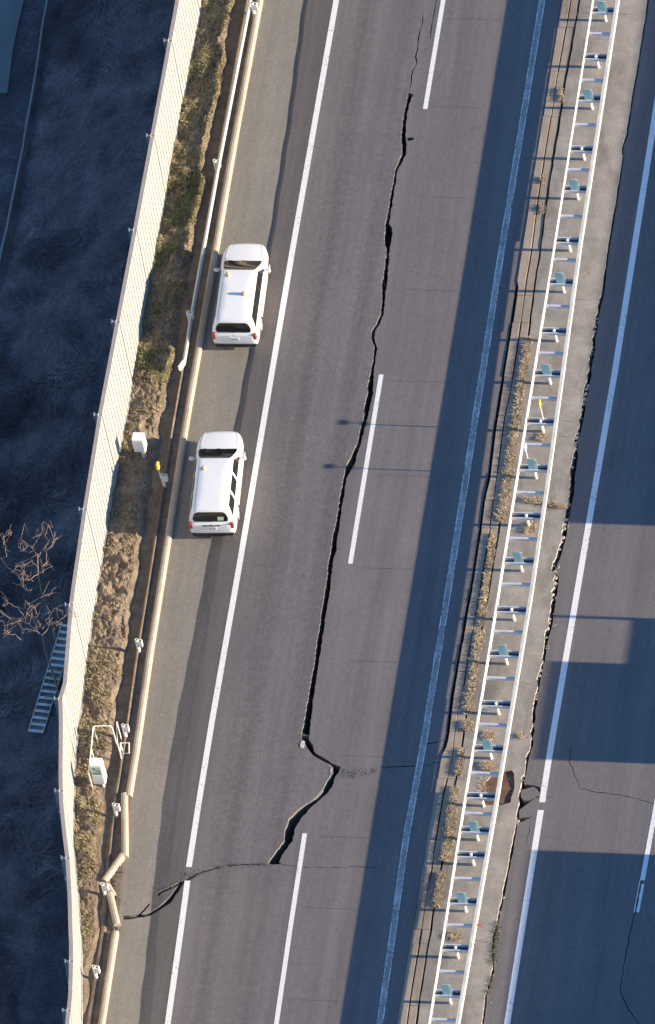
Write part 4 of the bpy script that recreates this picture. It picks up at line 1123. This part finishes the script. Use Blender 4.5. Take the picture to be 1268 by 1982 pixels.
# ------------------------------------------------------------------ stairway behind the barrier
p0 = G(134,1216,-.42); p1 = G(71,1419,-.72); t = p1-p0; L = t.length; d = t.normalized()
sr = empty('metal_stairway', tuple(p0)); tag(sr, 'narrow grey metal stairway lying along the shaded bank behind the barrier', 'stairway')
side_v = Vector((d.y, -d.x, 0)).normalized()*-1
sv = Vector((.99, -.10, 0)).normalized()
NT_ = 16
for i in range(NT_+1):
    c = d*(L*i/NT_); tilt = Matrix.Rotation(math.atan2(sv.y, sv.x), 3, 'Z')
    MB().box(tuple(c+Vector((0, 0, .14+.0*i))), (.54, .10, .03), M=tilt).build('tread', M['stair'], sr)
    if i < NT_:
        c2 = d*(L*(i+.5)/NT_); MB().box(tuple(c2+Vector((0, 0, .06))), (.52, L/NT_*.8, .012), M=tilt).build('riser', M['stairdark'], sr)
for s in (-1, 1):
    a = sv*.275*s; b = MB(); b.sweep([tuple(a+Vector((0,0,0))), tuple(a+d*L)], [(-.012, .02), (.012, .02), (.012, .17), (-.012, .17)]); fix_normals(b.build('stringer', M['stair'], sr))

# ------------------------------------------------------------------ leafless shrubs on the bank
def branch_px(b, pts, z0, z1, r0, r1):
    n = len(pts); P = []
    for i, (x, yy) in enumerate(pts):
        f = i/(n-1); P.append(G(x, yy, z0+(z1-z0)*f))
    Q = []
    for i in range(n-1):
        for k in range(3): Q.append(P[i].lerp(P[i+1], k/3)+Vector((random.gauss(0, .012), random.gauss(0, .012), random.gauss(0, .012))))
    Q.append(P[-1]); b.tube(Q, [r0+(r1-r0)*i/(len(Q)-1) for i in range(len(Q))], 5)
def z16(pts): return [(x/7.625, 980+y/7.625) for x, y in pts]
sh = [('leafless shrub with pale forked twigs behind the barrier, upper of the two', 3.40, [
        [(560,1000),(560,750),(470,610),(410,580),(310,490),(320,430)], [(410,580),(355,650)], [(480,600),(530,530),(590,420)], [(560,750),(620,650),(700,560),(740,500)], [(620,650),(680,660),(780,580),(790,480),(740,320),(650,230),(610,290),(640,380),(700,490)], [(680,660),(690,830),(640,880),(635,960)], [(690,830),(690,880)],
        [(560,900),(470,800),(380,860)], [(560,1000),(430,1080),(340,1090),(230,1000),(110,890),(30,780)], [(340,1090),(350,960),(310,880)], [(430,1100),(400,1030)], [(-40,750),(100,750),(80,640),(70,510),(50,460)], [(80,540),(150,420)], [(340,1090),(340,1200),(400,1250)]]),
      ('low tangle of pale bare twigs beside the metal stairway', 3.45, [
        [(620,1900),(540,1840),(430,1740),(300,1680),(200,1720),(70,1760)], [(430,1740),(460,1640),(470,1590)], [(540,1840),(430,1810),(360,1820),(290,1760)], [(360,1640),(260,1490),(120,1430),(40,1340)], [(260,1490),(420,1520)], [(150,1660),(20,1560)], [(320,1980),(220,1890),(130,1890)], [(540,1840),(600,1760)], [(620,1900),(740,1740),(850,1700),(930,1640),(1000,1590),(1080,1570)], [(930,1640),(910,1530)], [(740,1740),(720,1650),(760,1560)], [(540,1590),(520,1480),(420,1450)], [(600,1350),(720,1320)], [(850,1700),(900,1760)]])]
for lab, z0, brs in sh:
    q = z16([brs[0][0]])[0]; g0 = G(q[0], q[1], z0+.2); g0.z = terr(g0.x)
    root = empty('bare_shrub', tuple(g0)); tag(root, lab, 'shrub')
    for k, br in enumerate(brs):
        b = MB(); branch_px(b, z16(br), z0+.25+.1*(k % 3), z0+.65+.15*(k % 2), .020 if k == 0 else .013, .004)
        for tw in range(4):
            pq = z16(br); a0 = random.randrange(len(pq)-1); pa = pq[a0+1]
            branch_px(b, [pa, (pa[0]+random.gauss(0, 7), pa[1]+random.gauss(-3, 7)), (pa[0]+random.gauss(0, 13), pa[1]+random.gauss(-6, 12))], z0+.45, z0+.6, .009, .004)
        child(b.build('branch', M['bark']), root)
    b = MB(); b.tube([g0+Vector((0, 0, -.3)), g0+Vector((.08, -.06, 1.4)), g0+Vector((-.05, .05, 2.8)), G(q[0], q[1], z0+.3)], [.05, .04, .035, .028], 6); child(b.build('trunk', M['bark']), root)
for (x, yy, lab) in ((180,0,'x'),):
    pass
for i, (x, yy, lab) in enumerate(((52,1640,'wispy dead shrub low on the bank, above the fallen tuft'), (65,1800,'small tan dead tuft at the lower left of the bank'), (60,1560,'thin reddish twig clump on the dark bank'), (215,50,'pale dry weed clump high on the bank near the top'))):
    p = G(x, yy, -1.0 if yy > 100 else -2.2); zt = terr(p.x); p = G(x, yy, zt)
    root = empty('dead_shrub', tuple(p)); tag(root, lab, 'shrub')
    for k in range(9):
        a = random.uniform(0, 6.28); ln = random.uniform(.25, .6); b = MB(); c = Vector((0, 0, 0))
        e = Vector((math.cos(a)*ln*.8, math.sin(a)*ln*.8, ln*.8)); mdl = e*.5+Vector((random.gauss(0, .05), random.gauss(0, .05), .05))
        b.tube([Vector((0, 0, -.1)), mdl, e], [.010, .008, .004], 4); b.tube([mdl, mdl+Vector((random.gauss(0, .12), random.gauss(0, .12), .15))], [.006, .003], 4)
        b.build('branch', M['bark'], root)
